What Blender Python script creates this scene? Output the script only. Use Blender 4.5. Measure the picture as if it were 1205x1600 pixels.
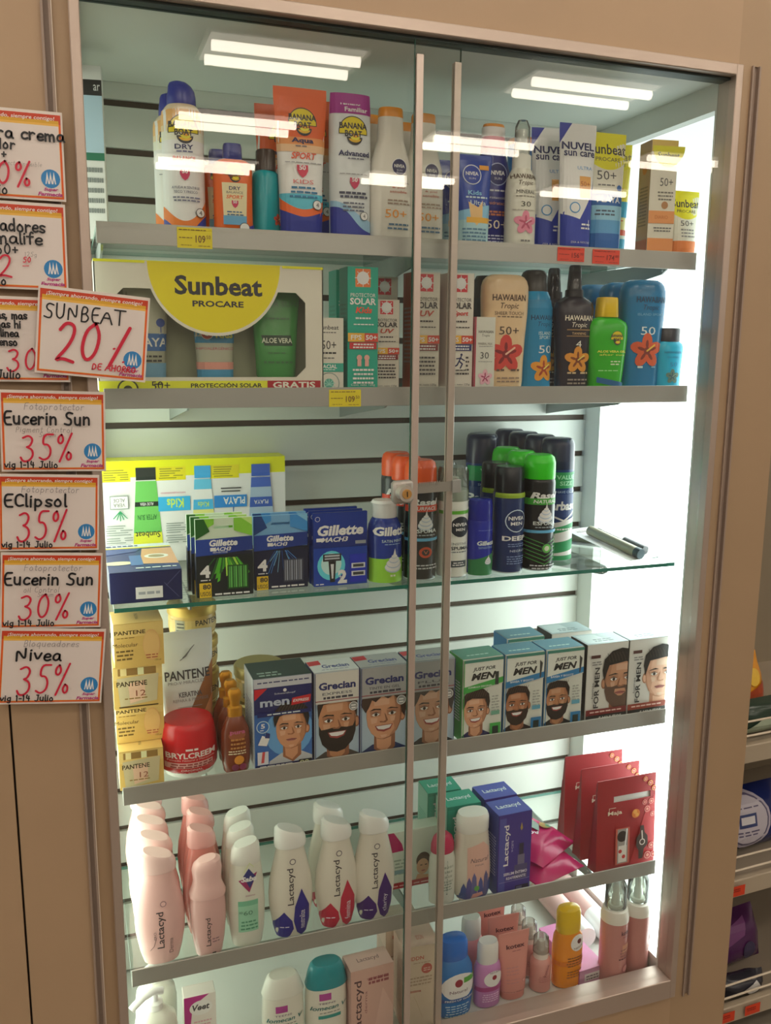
import bpy, bmesh, math, random
from mathutils import Vector, Matrix
random.seed(7)
for o in list(bpy.data.objects): bpy.data.objects.remove(o)
SC = bpy.context.scene
COL = SC.collection
R = math.radians

# ------------------------------------------------------------------ camera
cam_d = bpy.data.cameras.new('camera'); cam = bpy.data.objects.new('camera', cam_d); COL.objects.link(cam)
cam_d.sensor_fit = 'VERTICAL'; cam_d.sensor_height = 36.0; cam_d.lens = 1385.4 / 1600 * 36.0
cam_d.clip_start = 0.05; cam_d.clip_end = 60
cam.location = (0.6, -1.2239, 1.4030)
YAW, PITCH, ROLL = -0.33807, -0.17791, -0.00811
cam.matrix_world = (Matrix.Translation(cam.location) @ Matrix.Rotation(YAW, 4, 'Z') @ Matrix.Rotation(PITCH, 4, 'X')
                    @ Matrix.Rotation(ROLL, 4, 'Y') @ Matrix.Rotation(R(90), 4, 'X'))
SC.camera = cam
# ------------------------------------------------------------------ world, exposure
w = bpy.data.worlds.new('store_air'); SC.world = w; w.use_nodes = True
w.node_tree.nodes['Background'].inputs[0].default_value = (1.0, 0.82, 0.66, 1)
w.node_tree.nodes['Background'].inputs[1].default_value = 0.25
vs = SC.view_settings
vs.view_transform = 'Standard'; vs.look = 'None'; vs.gamma = 1.0; vs.exposure = 0.2; vs.use_curve_mapping = False
try:
    SC.cycles.transparent_max_bounces = 24; SC.cycles.max_bounces = 8
except Exception: pass

# light levels
TUBE = 13.0        # ceiling tube radiance
DIFFUSER = 2.6     # troffer tray
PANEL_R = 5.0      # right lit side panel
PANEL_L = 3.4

# ------------------------------------------------------------------ materials
def lin(h):
    h = h.lstrip('#'); h = ''.join(q * 2 for q in h) if len(h) == 3 else h; c = [int(h[i:i+2], 16) / 255 for i in (0, 2, 4)]
    return tuple(x / 12.92 if x <= .04045 else ((x + .055) / 1.055) ** 2.4 for x in c) + (1,)
MATS = {}
def M(h, kind='p'):
    """p print, g glossy plastic, m metal, s satin shell (noise relief), c clear plastic, e emitter"""
    k = h + kind
    if k in MATS: return MATS[k]
    m = bpy.data.materials.new({'p': 'print', 'g': 'plastic', 'm': 'metal', 's': 'laminate', 'c': 'clear_plastic', 'e': 'light', 'l': 'liquid'}[kind] + '_' + h.strip('#'))
    m.use_nodes = True; nt = m.node_tree; b = nt.nodes['Principled BSDF']; c = lin(h)
    if kind in 'pg': c = tuple(min(.86, x * 1.28) for x in c[:3]) + (1,)
    b.inputs['Base Color'].default_value = c
    if kind == 'p': b.inputs['Roughness'].default_value = .42
    elif kind == 'g':
        b.inputs['Roughness'].default_value = .24
        tx = nt.nodes.new('ShaderNodeTexNoise'); tx.inputs['Scale'].default_value = 60
        bp = nt.nodes.new('ShaderNodeBump'); bp.inputs['Strength'].default_value = .03; bp.inputs['Distance'].default_value = .002
        nt.links.new(tx.outputs[0], bp.inputs['Height']); nt.links.new(bp.outputs[0], b.inputs['Normal'])
    elif kind == 'm':
        b.inputs['Metallic'].default_value = .55; b.inputs['Roughness'].default_value = .38
        tx = nt.nodes.new('ShaderNodeTexNoise'); tx.inputs['Scale'].default_value = 30
        mp = nt.nodes.new('ShaderNodeMapping'); tc = nt.nodes.new('ShaderNodeTexCoord')
        mp.inputs['Scale'].default_value = (1, 12, 12)
        rr = nt.nodes.new('ShaderNodeMapRange'); rr.inputs['To Min'].default_value = .3; rr.inputs['To Max'].default_value = .5
        nt.links.new(tc.outputs['Object'], mp.inputs[0]); nt.links.new(mp.outputs[0], tx.inputs[0])
        nt.links.new(tx.outputs[0], rr.inputs[0]); nt.links.new(rr.outputs[0], b.inputs['Roughness'])
    elif kind == 's':
        b.inputs['Roughness'].default_value = .45
        tc = nt.nodes.new('ShaderNodeTexCoord'); tx = nt.nodes.new('ShaderNodeTexNoise'); tx.inputs['Scale'].default_value = 6; tx.inputs['Detail'].default_value = 6
        mx = nt.nodes.new('ShaderNodeMix'); mx.data_type = 'RGBA'
        mx.inputs[6].default_value = tuple(x * .92 for x in c[:3]) + (1,); mx.inputs[7].default_value = tuple(min(1, x * 1.05) for x in c[:3]) + (1,)
        nt.links.new(tc.outputs['Object'], tx.inputs[0]); nt.links.new(tx.outputs[0], mx.inputs[0]); nt.links.new(mx.outputs[2], b.inputs['Base Color'])
        t2 = nt.nodes.new('ShaderNodeTexNoise'); t2.inputs['Scale'].default_value = 350
        bp = nt.nodes.new('ShaderNodeBump'); bp.inputs['Strength'].default_value = .05; bp.inputs['Distance'].default_value = .001
        nt.links.new(tc.outputs['Object'], t2.inputs[0]); nt.links.new(t2.outputs[0], bp.inputs['Height']); nt.links.new(bp.outputs[0], b.inputs['Normal'])
    elif kind in 'cl':
        nt.nodes.remove(b); out = nt.nodes['Material Output']
        tr = nt.nodes.new('ShaderNodeBsdfTransparent'); tr.inputs[0].default_value = c
        gl = nt.nodes.new('ShaderNodeBsdfGlossy'); gl.inputs['Roughness'].default_value = .06 if kind == 'c' else .2
        fr = nt.nodes.new('ShaderNodeFresnel'); fr.inputs[0].default_value = 1.5
        df = nt.nodes.new('ShaderNodeBsdfPrincipled'); df.inputs['Base Color'].default_value = c; df.inputs['Roughness'].default_value = .2
        m1 = nt.nodes.new('ShaderNodeMixShader'); m1.inputs[0].default_value = .12 if kind == 'c' else .6
        m2 = nt.nodes.new('ShaderNodeMixShader')
        nt.links.new(tr.outputs[0], m1.inputs[1]); nt.links.new(df.outputs[0], m1.inputs[2])
        nt.links.new(fr.outputs[0], m2.inputs[0]); nt.links.new(m1.outputs[0], m2.inputs[1]); nt.links.new(gl.outputs[0], m2.inputs[2])
        nt.links.new(m2.outputs[0], out.inputs[0])
    MATS[k] = m; return m
def emit(name, h, s):
    m = bpy.data.materials.new(name); m.use_nodes = True; nt = m.node_tree; nt.nodes.clear()
    e = nt.nodes.new('ShaderNodeEmission'); e.inputs[0].default_value = lin(h); e.inputs[1].default_value = s
    o = nt.nodes.new('ShaderNodeOutputMaterial'); nt.links.new(e.outputs[0], o.inputs[0]); return m
def glassmat(name, tint, refl=1.0, ior=1.5):
    m = bpy.data.materials.new(name); m.use_nodes = True; nt = m.node_tree; nt.nodes.clear()
    tr = nt.nodes.new('ShaderNodeBsdfTransparent'); tr.inputs[0].default_value = tint + (1,)
    gl = nt.nodes.new('ShaderNodeBsdfGlossy'); gl.inputs['Roughness'].default_value = 0.0
    fr = nt.nodes.new('ShaderNodeFresnel'); fr.inputs[0].default_value = ior
    # symmetric for both sides of each face: use the geometric facing term
    lw = nt.nodes.new('ShaderNodeLayerWeight'); lw.inputs[0].default_value = .5
    pw = nt.nodes.new('ShaderNodeMath'); pw.operation = 'POWER'; pw.inputs[1].default_value = 4.0
    ma = nt.nodes.new('ShaderNodeMath'); ma.operation = 'MULTIPLY_ADD'; ma.inputs[1].default_value = .75 * refl; ma.inputs[2].default_value = .042 * refl
    mx = nt.nodes.new('ShaderNodeMixShader'); o = nt.nodes.new('ShaderNodeOutputMaterial')
    nt.nodes.remove(fr)
    nt.links.new(lw.outputs['Facing'], pw.inputs[0]); nt.links.new(pw.outputs[0], ma.inputs[0]); nt.links.new(ma.outputs[0], mx.inputs[0])
    nt.links.new(tr.outputs[0], mx.inputs[1]); nt.links.new(gl.outputs[0], mx.inputs[2]); nt.links.new(mx.outputs[0], o.inputs[0])
    return m
GLASS_DOOR = glassmat('door_glass', (.970, .982, .972))
GLASS_SHELF = glassmat('shelf_glass', (.945, .975, .955))
GLASS_EDGE = M('#1f6a5c', 'g')
for k in ('p',): pass

# ------------------------------------------------------------------ object helpers
def link(name, me, parent=None, smooth=False):
    o = bpy.data.objects.new(name, me); COL.objects.link(o)
    if parent is not None: o.parent = parent
    if smooth and len(me.polygons):
        me.shade_smooth(); me.set_sharp_from_angle(angle=R(38))
    return o
def tag(o, label=None, cat=None, group=None, kind=None):
    for k, v in (('label', label), ('category', cat), ('group', group), ('kind', kind)):
        if v: o[k] = v
    return o
def thing(name, label, cat, loc=(0, 0, 0), rz=0, group=None, rot=None):
    o = bpy.data.objects.new(name, None); COL.objects.link(o); o.empty_display_size = .02
    o.location = loc; o.rotation_euler = rot if rot else (0, 0, rz)
    return tag(o, label, cat, group)
def mesh_of(bm, mats):
    me = bpy.data.meshes.new('m'); bm.normal_update(); bm.to_mesh(me); bm.free()
    for m in mats: me.materials.append(m)
    return me
def boxbm(bm, x0, x1, y0, y1, z0, z1, mi=0, bev=0):
    r = bmesh.ops.create_cube(bm, size=1); vs = r['verts']
    for v in vs: v.co = Vector(((x0 + x1) / 2 + v.co.x * (x1 - x0), (y0 + y1) / 2 + v.co.y * (y1 - y0), (z0 + z1) / 2 + v.co.z * (z1 - z0)))
    fs = {f for v in vs for f in v.link_faces}
    for f in fs: f.material_index = mi
    if bev:
        es = {e for f in fs for e in f.edges}
        rb = bmesh.ops.bevel(bm, geom=list(es), offset=bev, segments=1, affect='EDGES')
        for f in rb['faces']: f.material_index = mi
    return vs
def box(name, mat, x0, x1, y0, y1, z0, z1, parent=None, bev=0):
    bm = bmesh.new(); boxbm(bm, x0, x1, y0, y1, z0, z1, 0, bev); return link(name, mesh_of(bm, [mat]), parent)
def tubebm(bm, pts, r, n=8, mi=0):
    rings = []
    for i, p in enumerate(pts):
        p = Vector(p); d = (Vector(pts[min(i + 1, len(pts) - 1)]) - Vector(pts[max(i - 1, 0)])).normalized()
        a = d.cross(Vector((0, 0, 1))); a = d.cross(Vector((0, 1, 0))) if a.length < .1 else a; a.normalize(); b = d.cross(a)
        rings.append([bm.verts.new(p + r * (math.cos(t) * a + math.sin(t) * b)) for t in [2 * math.pi * k / n for k in range(n)]])
    for i in range(len(rings) - 1):
        for k in range(n):
            f = bm.faces.new((rings[i][k], rings[i][(k + 1) % n], rings[i + 1][(k + 1) % n], rings[i + 1][k])); f.material_index = mi
    for rg in (rings[0], rings[-1]):
        f = bm.faces.new(rg); f.material_index = mi
    bmesh.ops.recalc_face_normals(bm, faces=bm.faces[:])
def sgn(x): return (x > 0) - (x < 0)
def loft(prof, W, D, H, e=2.0, n=30, slant=0.0, shear=0.0):
    """prof rows (z, hw, hd) as fractions; superellipse sections; closed top and bottom"""
    bm = bmesh.new(); rings = []
    for i, row in enumerate(prof):
        z, a, b = row[0] * H, row[1] * W / 2, row[2] * D / 2
        xo = row[3] * W if len(row) > 3 else 0
        rg = []
        for k in range(n):
            t = 2 * math.pi * k / n; c, s = math.cos(t), math.sin(t)
            x = a * sgn(c) * abs(c) ** (2 / e); y = b * sgn(s) * abs(s) ** (2 / e)
            zz = z + (slant * x if i >= len(prof) - 2 else 0)
            rg.append(bm.verts.new((x + xo, y, zz)))
        rings.append(rg)
    for i in range(len(rings) - 1):
        for k in range(n): bm.faces.new((rings[i][k], rings[i][(k + 1) % n], rings[i + 1][(k + 1) % n], rings[i + 1][k]))
    bm.faces.new(rings[0][::-1]); bm.faces.new(rings[-1])
    return bm
def rounded(prof, r=.03):
    return prof

# ------------------------------------------------------------------ print: shapes and letters laid on a surface
_T = {}
def textgeo(s, shear=0.0, bold=0.0):
    k = (s, shear, bold)
    if k in _T: return _T[k]
    cu = bpy.data.curves.new('t', 'FONT'); cu.body = s; cu.resolution_u = 2; cu.shear = shear; cu.offset = bold
    ob = bpy.data.objects.new('t', cu); COL.objects.link(ob)
    dg = bpy.context.evaluated_depsgraph_get(); me = bpy.data.meshes.new_from_object(ob.evaluated_get(dg))
    V = [(v.co.x, v.co.y) for v in me.vertices]; F = [tuple(p.vertices) for p in me.polygons]
    bpy.data.objects.remove(ob); bpy.data.curves.remove(cu); bpy.data.meshes.remove(me)
    if V:
        x0 = min(v[0] for v in V); x1 = max(v[0] for v in V); y0 = min(v[1] for v in V); y1 = max(v[1] for v in V)
        V = [((x - x0) / max(x1 - x0, 1e-6) - .5, (y - y0) / max(y1 - y0, 1e-6) - .5) for x, y in V]
    _T[k] = (V, F); return _T[k]
def ell(cx, cy, rx, ry, n=20, a0=0, a1=360, rot=0):
    full = abs(a1 - a0) >= 360; m = n if full else n + 1; P = []
    for i in range(m):
        t = R(a0 + (a1 - a0) * i / n); x, y = rx * math.cos(t), ry * math.sin(t)
        c, s = math.cos(rot), math.sin(rot); P.append((cx + x * c - y * s, cy + x * s + y * c))
    return P
class Art:
    """collects flat shapes in metres (u right, v up) per layer"""
    def __init__(s, W, H): s.W = W; s.H = H; s.items = []; s.L = 0; s.mats = []
    def mi(s, m):
        if isinstance(m, str): m = M(m)
        if m not in s.mats: s.mats.append(m)
        return s.mats.index(m)
    def poly(s, P, m, text=False):
        s.L += 1; s.items.append((P, [tuple(range(len(P)))], s.mi(m), s.L, text))
    def geo(s, V, F, m, text=True):
        s.L += 1; s.items.append((V, F, s.mi(m), s.L, text))
    # fractional commands: u in -1..1 of the half width, v in 0..1 of the height
    def X(s, u): return u * s.W / 2
    def Z(s, v): return v * s.H
    def r(s, u0, v0, u1, v1, m): s.poly([(s.X(u0), s.Z(v0)), (s.X(u1), s.Z(v0)), (s.X(u1), s.Z(v1)), (s.X(u0), s.Z(v1))], m)
    def p(s, P, m): s.poly([(s.X(a), s.Z(b)) for a, b in P], m)
    def c(s, u, v, rad, m, ry=None): s.poly(ell(s.X(u), s.Z(v), rad * s.W, (ry if ry else rad) * s.W, 20), m)
    def ring(s, u, v, rad, m, m2, t=.12): s.c(u, v, rad, m); s.c(u, v, rad * (1 - t), m2)
    def wave(s, v0, m, fn, vb=0.0, u0=-1, u1=1, n=16):
        top = [(u0 + (u1 - u0) * i / n, v0 + fn(u0 + (u1 - u0) * i / n)) for i in range(n + 1)]
        bot = [(u0 + (u1 - u0) * i / n, vb if not callable(vb) else vb(u0 + (u1 - u0) * i / n)) for i in range(n + 1)]
        for i in range(n): s.items.append(([(s.X(a), s.Z(b)) for a, b in (bot[i], bot[i + 1], top[i + 1], top[i])], [(0, 1, 2, 3)], s.mi(m), s.L + 1, False))
        s.L += 1
    def t(s, txt, u, v, w, h, m, rot=0, shear=0.0, bold=0.0):
        V, F = textgeo(txt, shear, bold); sx, sy = w * s.W, h * s.H
        if rot in (90, -90): sx, sy = w * s.H, h * s.W
        c, q = math.cos(R(rot)), math.sin(R(rot))
        s.geo([(s.X(u) + x * sx * c - y * sy * q, s.Z(v) + x * sx * q + y * sy * c) for x, y in V], F, m)
    def f(s, u, v, w, n, lh, m, th=.45):
        """n lines of unreadably small print"""
        rnd = random.Random(int(u * 97 + v * 991 + n)); s.L += 1; mi = s.mi(m)
        for i in range(n):
            x = -w / 2 * (1 - rnd.random() * .15); z = v - i * lh
            while x < w / 2 - .03:
                l = rnd.uniform(.05, .13); x1 = min(x + l, w / 2)
                a, b = s.X(u) + x * s.W, s.X(u) + x1 * s.W
                s.items.append(([(a, s.Z(z) - lh * th * s.H / 2), (b, s.Z(z) - lh * th * s.H / 2), (b, s.Z(z) + lh * th * s.H / 2), (a, s.Z(z) + lh * th * s.H / 2)], [(0, 1, 2, 3)], mi, s.L, True))
                x = x1 + .022
    def line(s, P, th, m, text=False):
        """stroke of thickness th metres along P (metres)"""
        s.L += 1; mi = s.mi(m); Q = [Vector(P[0])]
        for q in P[1:]:
            if (Vector(q) - Q[-1]).length > 1e-6: Q.append(Vector(q))
        if len(Q) < 2: return
        N = []
        for i in range(len(Q)):
            d0 = (Q[i] - Q[i - 1]).normalized() if i else None; d1 = (Q[i + 1] - Q[i]).normalized() if i < len(Q) - 1 else None
            d = (d0 + d1) if (d0 is not None and d1 is not None and (d0 + d1).length > .2) else (d1 if d1 is not None else d0)
            d = d.normalized(); c = max(.55, d.dot(d1)) if d1 is not None else 1; N.append(Vector((-d.y, d.x)) * th / 2 / c)
        V = []; F = []
        for q, n in zip(Q, N): V += [tuple(q + n), tuple(q - n)]
        for i in range(len(Q) - 1): F.append((2 * i, 2 * i + 1, 2 * i + 3, 2 * i + 2))
        for q, n, sg in ((Q[0], N[0], 1), (Q[-1], N[-1], -1)):
            k0 = len(V); t0 = math.atan2(n.y, n.x)
            V += [(q.x + th / 2 * math.cos(t0 + sg * math.pi * k / 6), q.y + th / 2 * math.sin(t0 + sg * math.pi * k / 6)) for k in range(7)]
            F.append(tuple(range(k0, k0 + 7)) if sg > 0 else tuple(range(k0 + 6, k0 - 1, -1)))
        s.items.append((V, F, mi, s.L, text))
DL = .00007
def lay(parent, art, fmap, du=None, vcuts=(), base=.0004, names=('label_print', 'lettering')):
    for tx, nm in ((False, names[0]), (True, names[1])):
        its = [i for i in art.items if i[4] == tx]
        if not its: continue
        bm = bmesh.new(); used = sorted({i[2] for i in its}); rem = {k: j for j, k in enumerate(used)}
        for V, F, mi, L, _ in its:
            vv = [bm.verts.new((x, y, base + L * DL)) for x, y in V]
            for f in F:
                try: fc = bm.faces.new([vv[k] for k in f]); fc.material_index = rem[mi]
                except ValueError: pass
        if du:
            n = int(art.W / du) + 1
            for k in range(-n, n + 1):
                x = k * du
                if abs(x) < art.W / 2: bmesh.ops.bisect_plane(bm, geom=bm.verts[:] + bm.edges[:] + bm.faces[:], plane_co=(x, 0, 0), plane_no=(1, 0, 0), dist=1e-7)
        for z in vcuts: bmesh.ops.bisect_plane(bm, geom=bm.verts[:] + bm.edges[:] + bm.faces[:], plane_co=(0, z, 0), plane_no=(0, 1, 0), dist=1e-7)
        if du: bmesh.ops.triangulate(bm, faces=[f for f in bm.faces if len(f.verts) > 4])
        for v in bm.verts: v.co = fmap(v.co.x, v.co.y, v.co.z)
        link(nm, mesh_of(bm, [art.mats[k] for k in used]), parent)
def front_of(prof, W, D, H, e):
    def fm(u, v, off):
        z = min(max(v / H, prof[0][0]), prof[-1][0]); a = b = 1; xo = 0
        for i in range(len(prof) - 1):
            p, q = prof[i], prof[i + 1]
            if p[0] <= z <= q[0]:
                t = (z - p[0]) / max(q[0] - p[0], 1e-6); a = p[1] + (q[1] - p[1]) * t; b = p[2] + (q[2] - p[2]) * t; break
        hw, hd = a * W / 2, b * D / 2; x = max(min(u, hw * .995), -hw * .995)
        k = (max(0, 1 - abs(x / hw) ** e)) ** (1 / e)
        return Vector((x * (1 + off / max(hw, .004)), -hd * k - off, v))
    return fm
def flat(W, D, H): return lambda u, v, off: Vector((u, -D / 2 - off, v))
def topf(W, D, H): return lambda u, v, off: Vector((u, -D / 2 + v, H + off))
def leftf(W, D, H): return lambda u, v, off: Vector((-W / 2 - off, -u, v))
def rightf(W, D, H): return lambda u, v, off: Vector((W / 2 + off, u, v))

SH = {1: 1.565, 2: 1.346, 3: 1.042, 4: 0.757, 5: 0.450, 6: 0.225}
HADD = {4: .008, 5: .013}   # products on these shelves reach up from a sheet seated low in its rail
def carton(name, label, s, x, y, W, D, H, col, art=None, top=None, left=None, rz=0, group=None, right=None, cat='box', z=None, mk='p', flaps=True, name_body='carton'):
    """y is the front plane of the box"""
    if z is None: H += HADD.get(s, 0)
    t = thing(name, label, cat, (x, y + D / 2, (SH[s] if z is None else z) + .0006), rz, group)
    bm = bmesh.new(); boxbm(bm, -W / 2, W / 2, -D / 2, D / 2, 0, H, 0, .0008)
    link(name_body, mesh_of(bm, [M(col, mk)]), t)
    if flaps:
        bm = bmesh.new(); boxbm(bm, -W / 2 + .0015, W / 2 - .0015, D / 2 - .0022, D / 2 - .0014, H - .001, H + .0004, 0)
        link('tuck_flap', mesh_of(bm, [M(col, mk)]), t)
    if art: A = Art(W, H); art(A); lay(t, A, flat(W, D, H))
    if top: A = Art(W, D); top(A); lay(t, A, topf(W, D, H), names=('top_print', 'top_lettering'))
    if left: A = Art(D, H); left(A); lay(t, A, leftf(W, D, H), names=('side_print', 'side_lettering'))
    if right: A = Art(D, H); right(A); lay(t, A, rightf(W, D, H), names=('side_print', 'side_lettering'))
    return t
def vessel(name, label, cat, s, x, yc, W, D, H, parts, art=None, e=2.0, rz=0, group=None, z=None, rot=None, ref=0, n=30):
    """parts: (part name, prof, colour+kind, opts)"""
    if z is None and H > .1: H += HADD.get(s, 0)
    t = thing(name, label, cat, (x, yc, (SH[s] if z is None else z) + .0006), rz, group, rot)
    for pt in parts:
        nm, prof, col, kind = pt[:4]; o = pt[4] if len(pt) > 4 else {}
        bm = loft(prof, W, D, H, o.get('e', e), n, o.get('slant', 0)); link(nm, mesh_of(bm, [M(col, kind)]), t, True)
    if art:
        A = Art(W, H); art(A); pr = parts[ref][1]; ee = parts[ref][4].get('e', e) if len(parts[ref]) > 4 else e
        lay(t, A, front_of(pr, W, D, H, ee), du=W / 13, vcuts=[r[0] * H for r in pr[1:-1]])
    return t
def dup(t, x, y, z, label=None, rz=None, group=None):
    def cp(o, par):
        c = o.copy(); COL.objects.link(c); c.parent = par
        for ch in o.children: cp(ch, c)
        return c
    c = cp(t, None); c.location = (x, y, z if z > 9 else z)
    if rz is not None: c.rotation_euler = (t.rotation_euler[0], t.rotation_euler[1], rz)
    if label: c['label'] = label
    if not group:
        group = t.get('group') or (t['label'].split(',')[0] + ' and its twins'); t['group'] = group
    c['group'] = group
    return c
def dps(t, s, x, yc, label, rz=0, group=None): return dup(t, x, yc, SH[s] + .0006, label, rz, group)
# ================================================================== THE SETTING
BEIGE = M('#b69a7c', 's'); BEIGE2 = M('#ae9375', 's'); ALU = M('#bfaea2', 'm'); ALU2 = M('#a08d80', 's')
def struct(name, mat, *b, bev=0): return tag(box(name, mat, *b, bev=bev), kind='structure')
FZ0, FZ1 = 0.2160, 1.8478      # aluminium frame bottom and top
struct('wall_front_left', BEIGE, .5005, .5868, 0, .018, 0, 2.7)
struct('wall_front_far_left', BEIGE, -.6, .4975, 0, .018, 0, 2.7)
struct('wall_front_above', BEIGE, .5995, 1.6105, 0, .018, FZ1, 2.7)
struct('wall_front_below', BEIGE, .5995, 1.6105, 0, .018, 0, FZ0)
struct('wall_front_left_inner', BEIGE2, .5995, .6185, 0, .018, FZ0, FZ1)
struct('wall_front_right_inner', BEIGE2, 1.6105, 1.635, 0, .018, 0, 2.7)
struct('wall_front_right', BEIGE2, 1.651, 1.738, 0, .018, 0, 2.7)
struct('wall_right', BEIGE2, 1.724, 1.738, .018, .62, 0, 2.7)
struct('wall_right_top_fill', BEIGE2, 1.635, 1.651, 0, .018, 1.851, 2.7)
struct('wall_right_bottom_fill', BEIGE2, 1.635, 1.651, 0, .018, 0, .204)
struct('wall_seam_backing', M('#241d18'), .4975, .5005, .012, .02, 0, 2.7)
struct('wall_back', M('#a39682', 's'), -.6, 3.6, .62, .66, 0, 2.7)
def channel(name, x0, x1, z0, z1, lip):
    bm = bmesh.new()
    boxbm(bm, x0, x1, .003, .012, z0, z1); boxbm(bm, x0, x0 + .003, -.004, .004, z0, z1); boxbm(bm, x1 - .003, x1, -.004, .004, z0, z1)
    tag(link(name, mesh_of(bm, [ALU2])), kind='structure')
channel('trim_1', .5868, .5990, 0, 2.7, 0)
struct('trim_2', M('#e9ddcf', 's'), .5990, .5998, -.0045, .01, 0, 2.7)
channel('trim_3', 1.635, 1.651, .204, 1.851, 0)
struct('floor', M('#8d8477', 's'), -3, 7, -9, .6, -.02, 0)
struct('ceiling', M('#d9d2c4', 's'), -3, 7, -9, .66, 2.7, 2.74)

# ceiling troffers of the shop, far rows mirrored in the door glass; near unseen rows added for more light
TM = emit('tube_light', '#fff2df', TUBE); DM = emit('tray_glow', '#ffeeda', DIFFUSER)
k = 0
for iy, yy in enumerate((-.48, -1.66, -2.86, -4.06, -5.28)):
    for ix, xx in enumerate((-1.45, .05, 1.55, 3.05, 4.55)):
        if iy == 0 and ix in (2,): pass
        t = thing('ceiling_light', 'recessed twin-tube ceiling light, %s row from the cabinet, %s from the left' % (('first', 'second', 'third', 'fourth', 'fifth')[iy], ('first', 'second', 'third', 'fourth', 'fifth')[ix]), 'light', (xx, yy, 2.7), 0, 'ceiling lights of the shop')
        box('tray', DM, -.34, .34, -.19, .19, -.004, -.001, t)
        bm = bmesh.new()
        for a in ((-.36, .36, -.21, -.19), (-.36, .36, .19, .21), (-.36, -.34, -.19, .19), (.34, .36, -.19, .19)): boxbm(bm, *a, -.012, -.001)
        link('frame', mesh_of(bm, [M('#e8e4da', 's')]), t)
        for q in (-.1, .1):
            bm = bmesh.new(); tubebm(bm, [(-.325, q, -.034), (.325, q, -.034)], .022, 12); link('tube', mesh_of(bm, [TM]), t)

# ================================================================== THE DISPLAY CABINET
XL, XR, D0 = .6312, 1.5984, .3736
cab = thing('display_cabinet', 'built-in lit display cabinet with aluminium frame and white slatted back', 'cabinet', (1.115, 0, .216))
def cb(name, mat, x0, x1, y0, y1, z0, z1, bev=0, par=None):
    o = box(name, mat, x0 - 1.115, x1 - 1.115, y0, y1, z0 - .216, z1 - .216, cab if par is None else par, bev); return o
WHT = M('#dadcd6', 's')
f = cb('frame_stile', ALU, .6185, XL, -.012, .03, FZ0, FZ1, .0012)
cb('frame_stile', ALU, XR, 1.6108, -.012, .03, FZ0, FZ1, .0012)
cb('frame_rail', ALU, XL, XR, -.012, .03, 1.8315, FZ1, .0012)
cb('frame_rail', ALU, XL, XR, -.012, .034, FZ0, .2545, .0012)
cb('door_track', M('#3f4a48', 'm'), XL, XR, .002, .026, 1.8275, 1.8315)
cb('top_panel', WHT, XL - .02, XR + .02, .03, D0 + .02, 1.8315, 1.846)
cb('bottom_panel', WHT, XL - .02, XR + .02, .03, D0 + .02, .212, .2248)
cb('groove_backing', M('#4a3c30', 's'), XL, XR, D0 + .008, D0 + .016, .225, 1.8315)
# slats: grooves every 75 mm, 1.8 m is the topmost
SLAT = M('#d6d9d2', 's'); tops = [1.8 - .075 * i for i in range(22)]
zt = 1.8315
for i, g in enumerate(tops):
    z1 = zt; z0 = g + .0055; zt = g - .0055
    bm = bmesh.new(); boxbm(bm, XL - 1.115, XR - 1.115, D0, D0 + .0085, z0 - .216, z1 - .216, 0, .0007)
    link('slat', mesh_of(bm, [SLAT]), cab)
    if zt < .24: break
# side frames with lit acrylic windows
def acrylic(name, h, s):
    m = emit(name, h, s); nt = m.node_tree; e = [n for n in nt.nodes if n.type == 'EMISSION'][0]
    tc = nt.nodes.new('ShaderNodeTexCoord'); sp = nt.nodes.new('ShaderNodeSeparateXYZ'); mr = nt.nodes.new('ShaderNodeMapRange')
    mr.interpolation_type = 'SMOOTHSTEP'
    for k_, v_ in (('From Min', 1.574), ('From Max', .90), ('To Min', .22 * s), ('To Max', s)): mr.inputs[k_].default_value = v_   # emission itself dimmed upward, as if a tube behind ended lower
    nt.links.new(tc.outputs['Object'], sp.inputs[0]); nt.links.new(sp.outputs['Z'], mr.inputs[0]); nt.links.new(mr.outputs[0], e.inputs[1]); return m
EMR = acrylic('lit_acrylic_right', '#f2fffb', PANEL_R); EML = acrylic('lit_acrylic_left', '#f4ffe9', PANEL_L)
for sx, xi, em in ((1, XR, EMR), (-1, XL, EML)):
    a, b = (xi, xi + .018) if sx > 0 else (xi - .018, xi)
    cb('side_frame', WHT, a, b, .03, D0 + .01, 1.79, 1.8315)
    cb('side_frame', WHT, a, b, .321, D0 + .01, .225, 1.79)
    cb('side_frame', WHT, a, b, .03, .321, .225, .268)
    a, b = (xi + .019, xi + .024) if sx > 0 else (xi - .024, xi - .019)
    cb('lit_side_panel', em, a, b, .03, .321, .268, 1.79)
cb('side_frame', WHT, XR + .0, XR + .019, .0301, .034, .268, 1.79)
# two sliding doors: the right one runs in front of the left one
GE = M('#245248', 'g')
def door(x0, x1, y, sx):
    t = bpy.data.objects.new('sliding_door', None); COL.objects.link(t); t.parent = cab
    p = cb('glass_pane', GLASS_DOOR, x0, x1, y, y + .004, .2545, 1.8275, par=t)
    s0, s1 = (sx, sx + .0105)
    bm = bmesh.new(); o = -1.115
    boxbm(bm, s0 + o, s1 + o, y - .004, y - .0002, .256 - .216, 1.808 - .216, 0, .0006); boxbm(bm, s0 + o, s1 + o, y + .0042, y + .007, .256 - .216, 1.808 - .216, 0, .0006)
    link('edge_strip', mesh_of(bm, [M('#c9bab0', 'm')]), t)
    e = (x0 - .0005, x0) if abs(x0 - sx) < .02 else (x1, x1 + .0005)
    cb('glass_edge', GE, e[0], e[1], y, y + .004, .2545, 1.8275, par=t)
door(XL + .0005, 1.1445, .0170, 1.1335)
door(1.0700, XR - .0005, .0035, 1.0705)

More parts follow.
